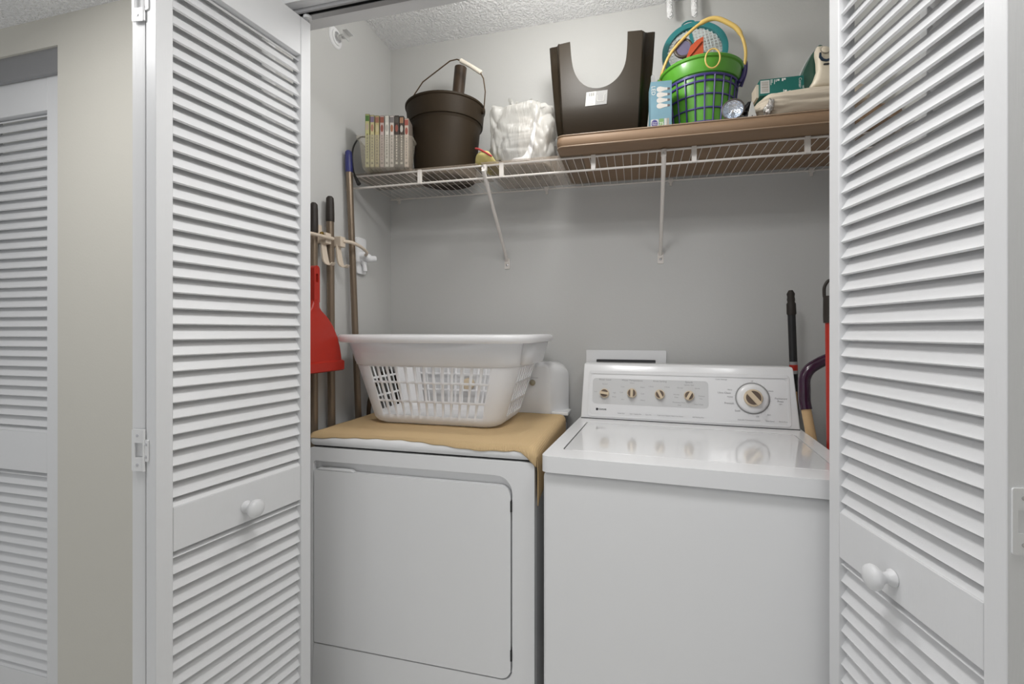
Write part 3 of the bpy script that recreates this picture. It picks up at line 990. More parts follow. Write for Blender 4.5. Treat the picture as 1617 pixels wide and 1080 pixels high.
MB().tube([(-.627, 1.625, qz + .430), (-.625, 1.625, qz + .429), (-.587, 1.6255, qz + .404), (-.548, 1.626, qz + .375), (-.546, 1.626, qz + .373)], [.005, .0082, .0072, .0082, .006], 14).build('grip', M['grip_white'], hb_o, smooth=50)
for s in (-1, 1):
    MB().lathe([(.011, -.003), (.011, .006), (.006, .008)], 16, None, T(-.702 + s * .147, 1.665, qz + .252) @ RY(90 * s)).build('handle_ear', M['bucket_brown'], bu, smooth=40)
tb = MB()
Xt = T(-.695, 1.690, qz + .012) @ RY(5.5) @ RX(-1)
tb.lathe([(.022, 0), (.0235, .432), (.0235, .436), (.0205, .436), (.019, .41), (.002, .405)], 24, None, Xt)
tag(tb.build('cardboard_tube', M['brown_tube'], None, smooth=35, loc=(-.695, 1.690, qz + .012)), 'brown tube standing up out of the dark brown bucket', 'tube')

# ---------------------------------------------------------------- white shopping bag with its contents
gz = zs(-.38) + .003
def bagpt(u, v):
    a = 2 * PI * u
    t = v
    c, s = math.cos(a), math.sin(a)
    e = .34
    sx = math.copysign(abs(c) ** e, c)
    sy = math.copysign(abs(s) ** e, s)
    cx, cy = -.387, 1.640
    hx = .110 + .005 * math.sin(t * PI)
    hy = .100
    zt = .205
    if t < .72:
        q = t / .72
        k = 1 - .10 * (1 - q) ** 3 - .03 * q
        z = gz + .002 + zt * q * .93
    else:
        q = (t - .72) / .28
        k = .97 * math.cos(q * PI / 2) ** .55
        z = gz + zt * .93 + .030 * math.sin(q * PI / 2)
    x, y = cx + sx * hx * k, cy + sy * hy * k
    P_ = Vector((x, y, z))
    zz_ = z - gz
    q1, l1 = x * .80 - zz_ * .60, x * .60 + zz_ * .80
    q2, l2 = x * .90 + zz_ * .45, -x * .45 + zz_ * .90
    w1, w2 = Vector((q1 * 34, l1 * 7, y * 12)), Vector((q2 * 46, l2 * 9, y * 14 + 5))
    fold = abs(noise.noise(w1)) * .026 + abs(noise.noise(w2)) * .016 + noise.noise(Vector((x * 9, y * 9, z * 9))) * .012 - .009
    n_ = Vector((sx * .8, sy, .6 if t > .7 else 0)).normalized()
    P_ += n_ * fold * min(1, t * 5 + .15)
    P_.z = max(P_.z, gz + .0005 + .021 * max(0, min(1, (-.430 - P_.x) / .02)))
    return P_
bgm = MB().grid(bagpt, 150, 90, wrap=True)
bg_o = thing('shopping_bag', 'crumpled white plastic shopping bag wrapped round a carton on the shelf', 'bag', (-.378, 1.632, gz))
bgm.build('bag_film', M['bag'], bg_o, smooth=70)
kt = MB()
for k_, (dx_, h_) in enumerate(((-.045, .045), (-.02, .030), (.03, .032), (.055, .020))):
    kt.grid(lambda u, v, dx_=dx_, h_=h_: Vector((-.378 + dx_ + .034 * (u - .5) * (1 - .5 * v) + .006 * noise.noise(Vector((u * 5, v * 4, dx_ * 50))), 1.585 + .05 * u + .018 * math.sin(v * 3 + u * 4), gz + .205 + h_ * v + .006 * noise.noise(Vector((u * 4, v * 3, dx_ * 90))))), 9, 9)
kt.build('bag_handles', M['bag'], bg_o, smooth=70)
sm = MB()
sm.grid(lambda u, v: bagpt(.748 + .014 * u + .035 * v, .03 + .74 * v) + Vector((0, -.002 - .006 * math.sin(u * PI), 0)), 8, 60)
sm.build('twisted_strap', mat('bag_strap', (.74, .73, .72), .3), bg_o, smooth=70)
tag(MB().box((-.398, 1.590, gz + .050), (-.300, 1.70, gz + .180)).build('carton', M['carton'], None, bevel=.003, loc=(-.37, 1.63, gz + .04)), 'pale carton showing through the white shopping bag', 'box')
dc = MB()
dc.grid(lambda u, v: Vector((-.437 + .042 * math.cos(2 * PI * u) * math.sin(PI * (.02 + .96 * v)), 1.590 + .042 * math.sin(2 * PI * u) * math.sin(PI * (.02 + .96 * v)), gz + .068 - .050 * math.cos(PI * v))) * 1.0, 24, 16, wrap=True)
tag(dc.build('bundle', M['dark_cloth'], None, smooth=80, loc=(-.44, 1.60, gz)), 'dark grey bundle showing through the lower left of the shopping bag', 'bundle')
# yellow duster beside the bag
yd = MB()
def ydp(u, v):
    a = 2 * PI * u
    t = math.sin(PI * min(max(v, .001), .999)) ** .45
    x = -.497 + .046 * math.cos(a) * t * (1 + .1 * math.cos(3 * a))
    y = 1.578 + .080 * math.sin(a) * t
    hgt = .018 + .040 * max(0, min(1, (1.532 - y) / .022))
    p = Vector((x, y, gz + .0006 + hgt * v))
    return p + Vector((0, 0, .002 * noise.noise(p * 40) * v))
yd.grid(ydp, 60, 22, wrap=True)
yt = thing('duster', 'yellow cloth duster with a red stripe between bucket and shopping bag', 'duster', (-.490, 1.57, gz))
yd.build('cloth', M['yellow_cloth'], yt, smooth=70)
yr = MB().tube(smooth_path([(-.528, 1.512, gz + .055), (-.510, 1.501, gz + .046), (-.490, 1.499, gz + .034), (-.468, 1.506, gz + .020)], 5), .0032, 8)
yr.build('stripe', M['red_stripe'], yt, smooth=60)

# ---------------------------------------------------------------- brown cushion along the right of the shelf
CX0, CX1, CY0, CY1, CH = -.236, .672, 1.434, 1.800, .0385
cz0 = zs(.2) + .0012
ct = thing('bench_cushion', 'long brown vinyl cushion lying on the right of the wire shelf', 'cushion', ((CX0 + CX1) / 2, 1.62, cz0), rot=(0, TILT, 0))
cu = MB()
cr = []
cxm, cym, chx, chy = (CX0 + CX1) / 2, (CY0 + CY1) / 2, (CX1 - CX0) / 2, (CY1 - CY0) / 2
def cz(x): return zs(x) + .0012
for ins, z in ((.02, .0), (.003, .0005), (.0, .003), (-.003, CH * .5), (.0, CH - .003), (.004, CH - .0005), (.03, CH + .0015)):
    cr.append([(x, y, cz(x) + z) for x, y, _ in ring(cxm, cym, chx - ins, chy - ins, .022, 0, 6)])
cu.rings(cr)
cush = cu.build('cushion_body', M['cushion'], ct, smooth=50)
for z in (.0025, CH - .002):
    MB().tube([(x, y, cz(x) + z) for x, y, _ in ring(cxm, cym, chx + .0008, chy + .0008, .022, 0, 6)], .0019, 6, None, None, True).build('piping', M['piping'], cush, smooth=60)
def ctop(x): return cz(x) + CH + .0015

# ---------------------------------------------------------------- brown U-shaped stool standing on the cushion
sz = ctop(-.11)
st = thing('foot_stool', 'dark brown U-shaped plastic foot stool stood on end on the cushion', 'stool', (-.11, 1.62, sz))
Xs = T(-.1135, 1.552, sz + .001)
def u_outline():
    pts = [(-.108, .004), (.110, .004), (.115, .02), (.120, .10), (.1255, .20), (.1335, .354)]
    inner = [(.088, .357), (.086, .30), (.080, .255), (.064, .222), (.040, .200), (.012, .189), (-.016, .189), (-.043, .199), (-.066, .220), (-.083, .252), (-.092, .295), (-.097, .353)]
    sm_ = smooth_path([(x, y, 0) for x, y in inner], 4)
    pts += [(p.x, p.y) for p in sm_]
    pts += [(-.1335, .350), (-.1255, .20), (-.120, .10), (-.113, .02)]
    return pts
pl = MB().prism(u_outline(), .004, None, Xs @ FRONT)
def bend(p):
    if p.z < sz + .15: p.y += .060 * ((sz + .15 - p.z) / .15) ** 2
    return p
def bend_mb(mb, zl):
    bm = bmesh.new()
    vv = [bm.verts.new(p) for p in mb.v]
    for fc in mb.f: bm.faces.new([vv[i] for i in fc])
    for z in zl: bmesh.ops.bisect_plane(bm, geom=bm.verts[:] + bm.edges[:] + bm.faces[:], plane_co=(0, 0, z), plane_no=(0, 0, 1))
    bm.verts.index_update()
    out = MB()
    out.add([bend(v.co.copy()) for v in bm.verts], [[v.index for v in f_.verts] for f_ in bm.faces])
    bm.free()
    return out
ZL = [sz + .012 * i for i in range(1, 13)]
seat = bend_mb(pl, ZL).build('top_plate', M['stool_brown'], st, smooth=35)
# flaring side walls with their grooves and the curved bottom wall, all going back from the plate
sw = MB()
def side(s):
    rows = []
    for z, xo, xb in ((.003, .111, .136), (.02, .1145, .141), (.10, .1195, .150), (.20, .125, .159), (.28, .1290, .166), (.352, .133, .172)):
        w_ = xb - xo
        row = [(s * xo, -.003, z), (s * (xo + .0035), .001, z), (s * (xo + w_ * .16), .012, z), (s * (xo + w_ * .24), .026, z), (s * (xo + w_ * .45), .036, z), (s * (xo + w_ * .85), .038, z), (s * xb, .042, z), (s * (xb + .001), .060, z), (s * (xb - .004), .122, z)]
        if z > .34: row = [(x_, y_, z_ + max(0, min(y_, .06)) * .42) for x_, y_, z_ in row]
        rows.append(row if s > 0 else row[::-1])
    return rows
for s in (-1, 1): sw.rings(side(s), None, Xs, False, False, False)
bw = [[(-w_ + 2 * w_ * i / 8, y, z) for i in range(9)] for y, z, w_ in ((-.003, .004, .111), (.01, .0012, .115), (.05, .001, .136), (.122, .001, .132))]
sw.rings(bw, None, Xs, False, False, False)
bend_mb(sw, ZL).build('side_walls', M['stool_brown'], st, smooth=60, solid=.0035, solid_off=0)
lb = MB()
Xl = Xs @ T(0, -.0042, 0) @ FRONT
lb.prism([(-.047, .133), (.022, .133), (.025, .178), (-.043, .178)], .0004, M['label_grey'], Xl)
lb.prism([(-.047, .133), (-.015, .133), (-.0115, .178), (-.043, .178)], .0006, M['label_white'], Xl)
for k_ in range(9):
    x = -.036 + k_ * .0022 + (.0008 if k_ % 3 == 0 else 0)
    lb.prism([(x, .164), (x + (.0012 if k_ % 2 else .0006), .164), (x + (.0012 if k_ % 2 else .0006), .1745), (x, .1745)], .0008, M['print_black'], Xl)
for zz, a_, b_ in ((.150, -.037, -.020), (.1445, -.038, -.020), (.139, -.039, -.021)):
    lb.prism([(a_, zz - .0009), (b_, zz - .0009), (b_, zz + .0009), (a_, zz + .0009)], .0008, M['print_grey'], Xl)
lb.tube(smooth_path([(-.008, .165, .0006), (-.008, .148, .0006), (-.002, .144, .0006), (.010, .144, .0006), (.014, .150, .0006), (.014, .160, .0006), (.018, .168, .0006)], 4), .0010, 5, M['label_white'], Xl)
lb.build('label', None, seat)

# ---------------------------------------------------------------- light bulb carton
ez = ctop(.075)
bb = thing('bulb_carton', 'pale blue carton of four light bulbs between stool and green bucket', 'box', (.075, 1.50, ez), R(4))
Xe = MW[bb]
MB().box((-.031, 0, 0), (.031, .062, .162)).build('carton', M['led_blue'], bb, local=True, bevel=.0008)
ff = MB()
ff.add([(-.030, .001, .162), (-.016, .001, .162), (-.020, .003, .182), (-.025, .004, .188), (-.030, .003, .180)], [(0, 1, 2, 3, 4)])
ff.build('open_flap', M['label_grey'], bb, local=True, solid=.0006)
pt, pic, lgo, sd, gl = MB(), MB(), MB(), MB(), MB()
Xf = T(0, 0, 0) @ FRONT
band = MB().prism([(-.031, .0), (.031, .0), (.031, .017), (-.031, .017)], .0003, M['led_navy'], Xf)
for zc in (.137, .120, .103, .086):
    out = [(-.013 + .004 * 0, zc + .0)]
    prof_ = [(-.0135, 0), (-.0125, .0045), (-.008, .0078), (-.002, .0082), (.005, .0060), (.012, .0042), (.018, .0038)]
    o_ = prof_ + [(x, -y) for x, y in reversed(prof_[1:])]
    pic.prism([(x, zc + y) for x, y in reversed(o_)], .0005, M['bulb_white'], Xf)
    pic.prism([(.018, zc - .0034), (.0255, zc - .0030), (.0255, zc + .0030), (.018, zc + .0034)], .0005, M['bulb_base'], Xf)
pt.text('LED', .0165, M['print_white'], Xf @ T(-.0235, .134, .0006) @ RZ(-90), 'CENTER', .0001)
lgo.prism(rrect(-.031, -.008, .020, .046, .004, 3), .0004, M['label_white'], Xf)
lgo.prism(disc(-.0195, .033, .0095, .0115), .0006, M['logo_blue'], Xf)
lgo.text('Great', .0062, M['print_white'], Xf @ T(-.0195, .0355, .0009), 'CENTER', .0001)
lgo.text('Value', .0062, M['print_white'], Xf @ T(-.0195, .0300, .0009), 'CENTER', .0001)
gl.prism([(-.006, .021), (.0075, .021), (.0075, .047), (-.006, .047)], .0004, M['led_green'], Xf)
gl.text('75', .0135, M['print_white'], Xf @ T(.0008, .031, .0006), 'CENTER', .0001)
sd.prism([(.009, .021), (.0155, .021), (.0155, .047), (.009, .047)], .0004, M['label_white'], Xf)
sd.prism([(.0165, .021), (.0230, .021), (.0230, .047), (.0165, .047)], .0004, M['torch_body'], Xf)
band.build('bottom_band', None, bb, local=True)
pic.build('bulb_picture', None, bb, local=True)
lgo.build('logo', None, bb, local=True)
gl.build('green_label', None, bb, local=True)
sd.build('side_label', None, bb, local=True)
pt.build('lettering', None, bb, local=True)

# ---------------------------------------------------------------- green beach bucket in its purple net
GX, GY = .204, 1.645
kz = ctop(GX)
gb = thing('beach_bucket', 'bright green plastic bucket in a purple grid sleeve on the cushion', 'bucket', (GX, GY, kz))
Xg = T(GX, GY, kz)
gp = MB().lathe([(.080, 0), (.086, .002), (.089, .010), (.111, .190), (.116, .192), (.119, .200), (.123, .228), (.128, .231), (.130, .237), (.127, .240), (.122, .238), (.118, .230), (.110, .188), (.086, .006), (.002, .005)], 56, M['green'], Xg, True, False)
gp.build('bucket_body', None, gb, smooth=30)
nt_ = MB()
def gr(z): return .0905 + .0222 * z / .19
for z, rr_ in ((.010, .0028), (.048, .0026), (.088, .0026), (.128, .0026), (.166, .0032), (.184, .0042)):
    nt_.tube([(GX + (gr(z)) * math.cos(2 * PI * i / 48), GY + gr(z) * math.sin(2 * PI * i / 48), kz + z) for i in range(48)], rr_, 6, None, None, True)
for i in range(24):
    a = 2 * PI * i / 24
    nt_.tube([(GX + (gr(z) + .001) * math.cos(a), GY + (gr(z) + .001) * math.sin(a), kz + z) for z in (.008, .06, .12, .185)], .0026, 6)
net = nt_.build('grid_sleeve', M['purple'], gb, smooth=60)
lp = MB().tube(smooth_path([(GX + .110, GY - .038, kz + .182), (GX + .122, GY - .030, kz + .205), (GX + .129, GY - .015, kz + .238), (GX + .132, GY - .005, kz + .262), (GX + .138, GY + .002, kz + .258), (GX + .135, GY - .002, kz + .225), (GX + .124, GY + .010, kz + .19)], 5), .0055, 8)
lp.build('sleeve_loop', M['purple'], gb, smooth=60)
hd = MB()
hpts = smooth_path([(.079, GY - .010, kz + .225), (.086, 1.615, kz + .255), (.112, 1.602, kz + .304), (.169, 1.60, kz + .360), (.211, 1.60, kz + .386), (.244, 1.60, kz + .390), (.278, 1.602, kz + .373), (.311, 1.605, kz + .345), (.331, 1.612, kz + .300), (.336, 1.625, kz + .262), (.330, GY - .004, kz + .228)], 5)
nh = len(hpts)
rad = [.0072 if .36 < i / nh < .72 else .0048 for i in range(nh)]
hd.tube(hpts, rad, 10)
hd.build('bail_handle', M['yellow'], gb, smooth=60)
MB().lathe([(.014, -.002), (.014, .004), (.010, .006)], 18, None, T(GX - .129, GY - .010, kz + .222) @ RY(-90)).build('handle_boss', M['green'], gb, smooth=40)
# teal sieve leaning in the bucket
sv = thing('sand_sieve', 'round teal sand sieve standing in the green beach bucket', 'sieve', (GX + .012, 1.682, kz + .212), rot=(R(-6), R(-10), 0))
SR = .099
rim_s = MB()
Xv = T(0, 0, .136) @ FRONT
rim_s.lathe([(SR, -.012), (SR + .006, -.010), (SR + .006, .010), (SR, .012), (SR - .012, .010), (SR - .012, -.004), (SR - .004, -.012), (SR, -.012)], 56, None, Xv, False, False)
for a in (90, 210, 330): rim_s.box((0, -.005, -.003), (SR - .008, .005, .004), None, Xv @ RZ(a))
rim_s.tube([(.020 * math.cos(2 * PI * i / 16), SR + .010 + .010 * math.sin(2 * PI * i / 16), 0) for i in range(16)], .003, 6, None, Xv, True)
rim_s.build('sieve_rim', M['teal'], sv, local=True, smooth=40)
ms = MB()
s_ = .0110
kk_ = int(SR / s_)
for i in range(-kk_, kk_ + 1):
    c_ = i * s_
    L = math.sqrt(max(0, (SR - .006) ** 2 - c_ ** 2))
    if L < .01: continue
    ms.box((-L, c_ - .0015, -.0015), (L, c_ + .0015, .0), None, Xv)
    ms.box((c_ - .0015, -L, -.0010), (c_ + .0015, L, .0005), None, Xv)
ms.build('mesh_screen', mat('sieve_mesh', (.55, .60, .60), .4), sv, local=True)
# orange mould and small ring, yellow ring over the rim
om = MB()
om.rings([[(.150, 1.572, 2.075), (.196, 1.570, 2.060), (.206, 1.576, 2.070), (.206, 1.578, 2.150), (.186, 1.576, 2.140), (.166, 1.574, 2.122)],
          [(.156, 1.592, 2.072), (.194, 1.592, 2.062), (.202, 1.596, 2.070), (.203, 1.598, 2.142), (.185, 1.597, 2.132), (.170, 1.595, 2.116)]])
om.tube([(.158, 1.571, 2.082), (.200, 1.574, 2.132)], .0028, 6)
tag(om.build('sand_mould', M['orange'], None, bevel=.003, loc=(.18, 1.585, 2.06)), 'orange red plastic sand mould poking out of the green bucket', 'toy')
vr = MB().tube([(.148 + .026 * math.cos(2 * PI * i / 24), 1.606 + .004 * math.sin(2 * PI * i / 24), 2.136 + .030 * math.sin(2 * PI * i / 24)) for i in range(24)], .0050, 8, M['torch_rim'], None, True)
vr.lathe([(.024, -.002), (.024, .002)], 24, M['violet_clear'], T(.148, 1.607, 2.136) @ FRONT)
vr.tube([(.150, 1.607, 2.108), (.160, 1.610, 2.03)], .006, 8, M['torch_rim'])
tag(vr.build('toy_magnifier', None, None, smooth=50, loc=(.148, 1.606, 2.03)), 'small round violet toy lens beside the orange mould', 'toy')
yr_ = MB().tube([(.222 + .0205 * math.cos(2 * PI * i / 28), 1.505 - .003 * math.sin(2 * PI * i / 28), 2.036 + .027 * math.sin(2 * PI * i / 28)) for i in range(28)], .0024, 8, None, None, True)
tag(yr_.build('toy_ring', M['yellow'], None, smooth=60, loc=(.222, 1.505, 2.009)), 'thin pale yellow ring hooked over the green bucket rim', 'toy')

# ---------------------------------------------------------------- flashlight
fz = ctop(.27)
ft_ = thing('flashlight', 'round flashlight with a clear lens lying against the green bucket', 'flashlight', (.272, 1.475, fz))
Xf2 = T(.268, 1.452, fz + .0305) @ RZ(-8) @ FRONT
b = MB().lathe([(.012, -.11), (.014, -.108), (.014, -.045), (.017, -.035), (.0275, -.012), (.0295, -.004), (.0300, .004), (.0270, .005), (.0265, .001), (.0262, -.002)], 36, M['torch_rim'], Xf2, True, False)
b.build('torch_body', None, ft_, smooth=35)
MB().lathe([(.004, -.018), (.012, -.014), (.020, -.007), (.0264, .001)], 36, M['reflector'], Xf2, True, False).build('reflector', None, ft_, smooth=60)
MB().lathe([(.0030, -.017), (.0034, -.008), (.001, -.005)], 12, M['bulb_white'], Xf2).build('bulb', None, ft_, smooth=60)

# ---------------------------------------------------------------- folded linen, wrapper, bracket, trinket
lz = ctop(.48)
ln = MB()
LH = .086
def linpt(u, v):
    a = 2 * PI * u
    c, s = math.cos(a), math.sin(a)
    sx = math.copysign(abs(c) ** .35, c)
    sy = math.copysign(abs(s) ** .35, s)
    t = (v - .5) * 2
    k = (1 - abs(t) ** 3.2) ** .5 if abs(t) < 1 else 0
    k = max(k, .001)
    cx, cy = .475, 1.594
    x = cx + sx * .150 * (k ** .5 if k > .1 else k)
    y = cy + sy * .142 * (k ** .5 if k > .1 else k)
    hh = LH * (1 - .30 * max(0, min(1, (.37 - x) / .06)))
    z = lz + hh * v
    p = Vector((x, y, z))
    w = Vector((p.x * 9 + 3, p.y * 9, p.z * 75 + p.x * 7))
    p += Vector((sx * .4, sy * .9, .25 if v > .5 else 0)) * (.011 * noise.noise(w) + .005 * noise.noise(w * 2.3)) * min(1, 4 * v * (1 - v) + .15)
    return p
ln.grid(linpt, 120, 36, wrap=True)
tag(ln.build('folded_linen', M['linen'], None, smooth=80, loc=(.475, 1.60, lz)), 'folded beige linen on the cushion under the iron', 'linen')
wp = MB()
wz = ctop(.355)
wp.grid(lambda u, v: Vector((.360, 1.452, wz + .024)) + Vector((math.cos(2 * PI * u) * math.sin(PI * (v * .98 + .01)) * .013, math.sin(2 * PI * u) * math.sin(PI * (v * .98 + .01)) * .012, -math.cos(PI * v) * .019 + .008 * math.cos(2 * PI * u))) * (1 + .35 * noise.noise(Vector((u * 9, v * 7, 2)))), 26, 16, wrap=True)
tag(wp.build('wrapper', M['foil'], None, smooth=20, loc=(.36, 1.452, wz)), 'small crumpled silvery wrapper in front of the folded linen', 'wrapper')
bkx = MB().prism([(0, 0), (.026, 0), (.014, .046), (.010, .045)], .003, None, T(.304, 1.449, ctop(.32)) @ RZ(10) @ FRONT)
tag(bkx.build('plastic_wedge', M['label_white'], None, bevel=.0006, loc=(.318, 1.449, ctop(.32))), 'thin white triangular plastic piece beside the silvery wrapper', 'plastic piece')
tr = MB()
random.seed(4)
tz = ctop(.31)
for q in range(9):
    a = q * .7
    tr.tube([(.305 + .010 * math.cos(a + 2 * PI * i / 12) * (1 if q % 2 else .6), 1.466 + .010 * math.sin(a * 2 + 2 * PI * i / 12), tz + .036 + (.0135) * math.sin(2 * PI * i / 12 + q)) for i in range(12)], .0020, 5, None, None, True)
tr.tube([(.305, 1.466, tz + .0), (.305, 1.466, tz + .028)], [.009, .004], 10)
tr.box((.288, 1.448, tz), (.318, 1.485, tz + .008))
tag(tr.build('black_trinket', M['black'], None, smooth=50, loc=(.305, 1.466, tz)), 'small black tangled trinket right of the flashlight', 'trinket')

# ---------------------------------------------------------------- teal carton and iron on the linen
tcz = lz + LH - .002
te = thing('teal_carton', 'small dark teal carton with a barcode on the folded linen', 'box', (.4035, 1.492, lz + LH - .006), R(2))
Xc = FRONT
MB().box((-.058, 0, 0), (.057, .065, .0465)).build('carton', M['teal_carton'], te, local=True, bevel=.0008)
MB().box((-.064, .010, .0), (-.058, .060, .038)).build('end_flap', M['linen'], te, local=True)
pp, bcd = MB(), MB()
bcd.prism([(-.056, .006), (-.032, .006), (-.032, .043), (-.056, .043)], .0003, M['label_white'], Xc)
for i in range(9):
    z = .010 + i * .0034 + (.0006 if i % 2 else 0)
    bcd.prism([(-.053, z), (-.035, z), (-.035, z + (.0016 if i % 3 else .0022)), (-.053, z + (.0016 if i % 3 else .0022))], .0005, M['torch_body'], Xc)
pp.text('Conair', .0105, M['print_white'], Xc @ T(.047, .026, .0005) @ RZ(-90), 'CENTER', .0001)
pp.text('1875', .0065, M['print_white'], Xc @ T(.0545, .012, .0005) @ RZ(-90), 'CENTER', .0001)
for x0, x1, z0, z1 in ((-.029, -.0275, .028, .044), (-.026, -.0245, .034, .044), (-.020, -.0185, .030, .043), (-.016, -.014, .036, .043), (-.012, -.006, .038, .043), (.000, .004, .036, .044), (.005, .010, .039, .044), (.004, .0055, .0, .012), (.007, .013, .002, .010), (.018, .023, .001, .007)):
    pp.prism([(x0, z0), (x1, z0), (x1, z1), (x0, z1)], .0003, M['print_white'], Xc)
bcd.build('barcode_label', None, te, local=True)
pp.build('lettering', None, te, local=True)

ir = thing('travel_iron', 'cream and dark green travel iron standing on its heel at the shelf end', 'iron', (.507, 1.505, lz + LH - .004), R(6))
ir.scale = (1.04, 1.04, 1.04)
out = [(-.050, .002), (.050, .002), (.053, .015), (.044, .055), (.028, .092), (.012, .118), (0, .128), (-.012, .118), (-.028, .092), (-.044, .055), (-.053, .015)]
so = [(p.x, p.y) for p in smooth_path([(x, y, 0) for x, y in out] + [(-.050, .002, 0)], 3)[:-1]]
MB().prism(so, .006, None, T(0, .034, 0) @ FRONT).build('soleplate', M['chrome'], ir, local=True, bevel=.0015)
MB().prism([(x * .97, y * .985 + .001) for x, y in so], .024, None, T(0, .028, 0) @ FRONT).build('water_tank', M['iron_green'], ir, local=True, bevel=.004, seg=3)
hn = MB()
hr = []
for z, w, y, d in ((.004, .030, -.006, .026), (.010, .031, -.010, .026), (.022, .024, -.014, .022), (.045, .0175, -.018, .018), (.070, .0185, -.018, .018), (.092, .020, -.014, .018), (.108, .0165, -.006, .016), (.120, .010, .004, .010), (.127, .004, .012, .004)):
    hr.append([(x, y + yy, z) for x, yy in rrect(-w, w, -d * .5, d, min(w, d) * .55, 5)])
hn.rings(hr)
hnd = hn.build('handle_body', M['iron_white'], ir, local=True, smooth=60)
MB().lathe([(.0105, 0), (.0105, .003), (.008, .005)], 22, None, T(0, -.0215, .097) @ RX(72)).build('temperature_dial', M['iron_white'], ir, local=True, smooth=40)
MB().lathe([(.0118, 0), (.0122, .0015)], 22, None, T(0, -.0215, .097) @ RX(72)).build('dial_ring', M['torch_body'], ir, local=True, smooth=40)
MB().prism([(-.017, .088), (-.0185, .076), (-.012, .066), (0, .063), (.012, .066), (.0185, .076), (.017, .088), (.0125, .088), (.0125, .078), (.007, .071), (0, .069), (-.007, .071), (-.0125, .078), (-.0125, .088)], .003, None, T(0, -.0268, 0) @ FRONT).build('button_surround', M['navy'], ir, local=True, bevel=.0006)
MB().prism(rrect(-.007, .007, .054, .0585, .0021, 4), .002, None, T(0, -.0268, 0) @ FRONT).build('indicator', M['black'], ir, local=True)
MB().box((-.046, -.012, 0), (.046, .036, .004)).build('heel_rest', M['black'], ir, local=True, bevel=.001)

# ---------------------------------------------------------------- poles, dustpan and holder on the left wall
def pole(name, label, cat, top, bot, r, grip_len, grip_m, pole_m, grip_r, hole=False, group=None):
    top, bot = Vector(top), Vector(bot)
    d = (top - bot).normalized()
    t = thing(name, label, cat, tuple(bot))
    MB().tube([bot, top - d * grip_len], r, 16).build('pole', pole_m, t, smooth=50)
    g = MB()
    a = top - d * grip_len
    g.tube([a - d * .004, a, a + d * .02, top - d * .022, top - d * .006, top], [grip_r * .95, grip_r, grip_r, grip_r * .94, grip_r * .86, grip_r * .5], 16)
    g.build('grip', grip_m, t, smooth=50)
    return t
p1 = pole('broom_pole', 'black gripped pole behind the red dustpan, half hidden by the left door', 'pole', (-.998, 1.290, 1.634), (-.996, 1.294, .005), .0115, .092, M['grip_black'], M['pole_metal'], .0135)
p2 = pole('broom_pole', 'bronze pole with black ribbed grip held in the ivory wall rack', 'pole', (-1.0, 1.3748, 1.678), (-.998, 1.392, .005), .0128, .082, M['grip_black'], M['pole_metal'], .0142)
p3 = pole('mop_pole', 'leaning bronze pole with a blue end grip nearest the corner', 'pole', (-1.004, 1.486, 1.875), (-.970, 1.556, .005), .0118, .074, M['blue_grip'], M['pole_metal'], .0135)

dp = thing('dustpan', 'red plastic dustpan hanging beside the left louvred door', 'dustpan', (-.945, 1.2155, 1.098))
pan = MB()
prs = []
cyd = 1.2155
for z, hw, x0, x1 in ((1.1265, .1135, -.962, -.917), (1.140, .1130, -.963, -.918), (1.170, .1105, -.964, -.921), (1.203, .1020, -.964, -.924), (1.238, .0830, -.964, -.927), (1.262, .0620, -.962, -.929), (1.274, .0470, -.960, -.930), (1.284, .0300, -.957, -.930), (1.294, .0190, -.953, -.929), (1.318, .0120, -.948, -.927)):
    prs.append([(x, y, z) for x, y in rrect(x0, x1, cyd - hw, cyd + hw, min(.012, hw * .6, (x1 - x0) * .4), 4)])
pan.rings(prs)
pan.build('pan', M['red'], dp, smooth=60)
lipb = MB().rings([[(x, y, z) for x, y in rrect(-.964 - e, -.912 + e, cyd - .1165 - e, cyd + .1165 + e, .006, 3)] for z, e in ((1.097, -.003), (1.100, 0), (1.126, 0), (1.130, -.004))])
lipb.build('lip', M['red'], dp, smooth=40)
hdl = MB().prism([(y, z) for y, z in rrect(-.0125, .0125, 1.308, 1.420, (.004, .004, .012, .012), 6)], .018, None, T(-.9465, cyd, 0) @ RZ(90) @ FRONT, [rrect(-.0055, .0055, 1.368, 1.396, .0054, 5)])
hdl.build('handle', M['red'], dp, bevel=.003, seg=2)

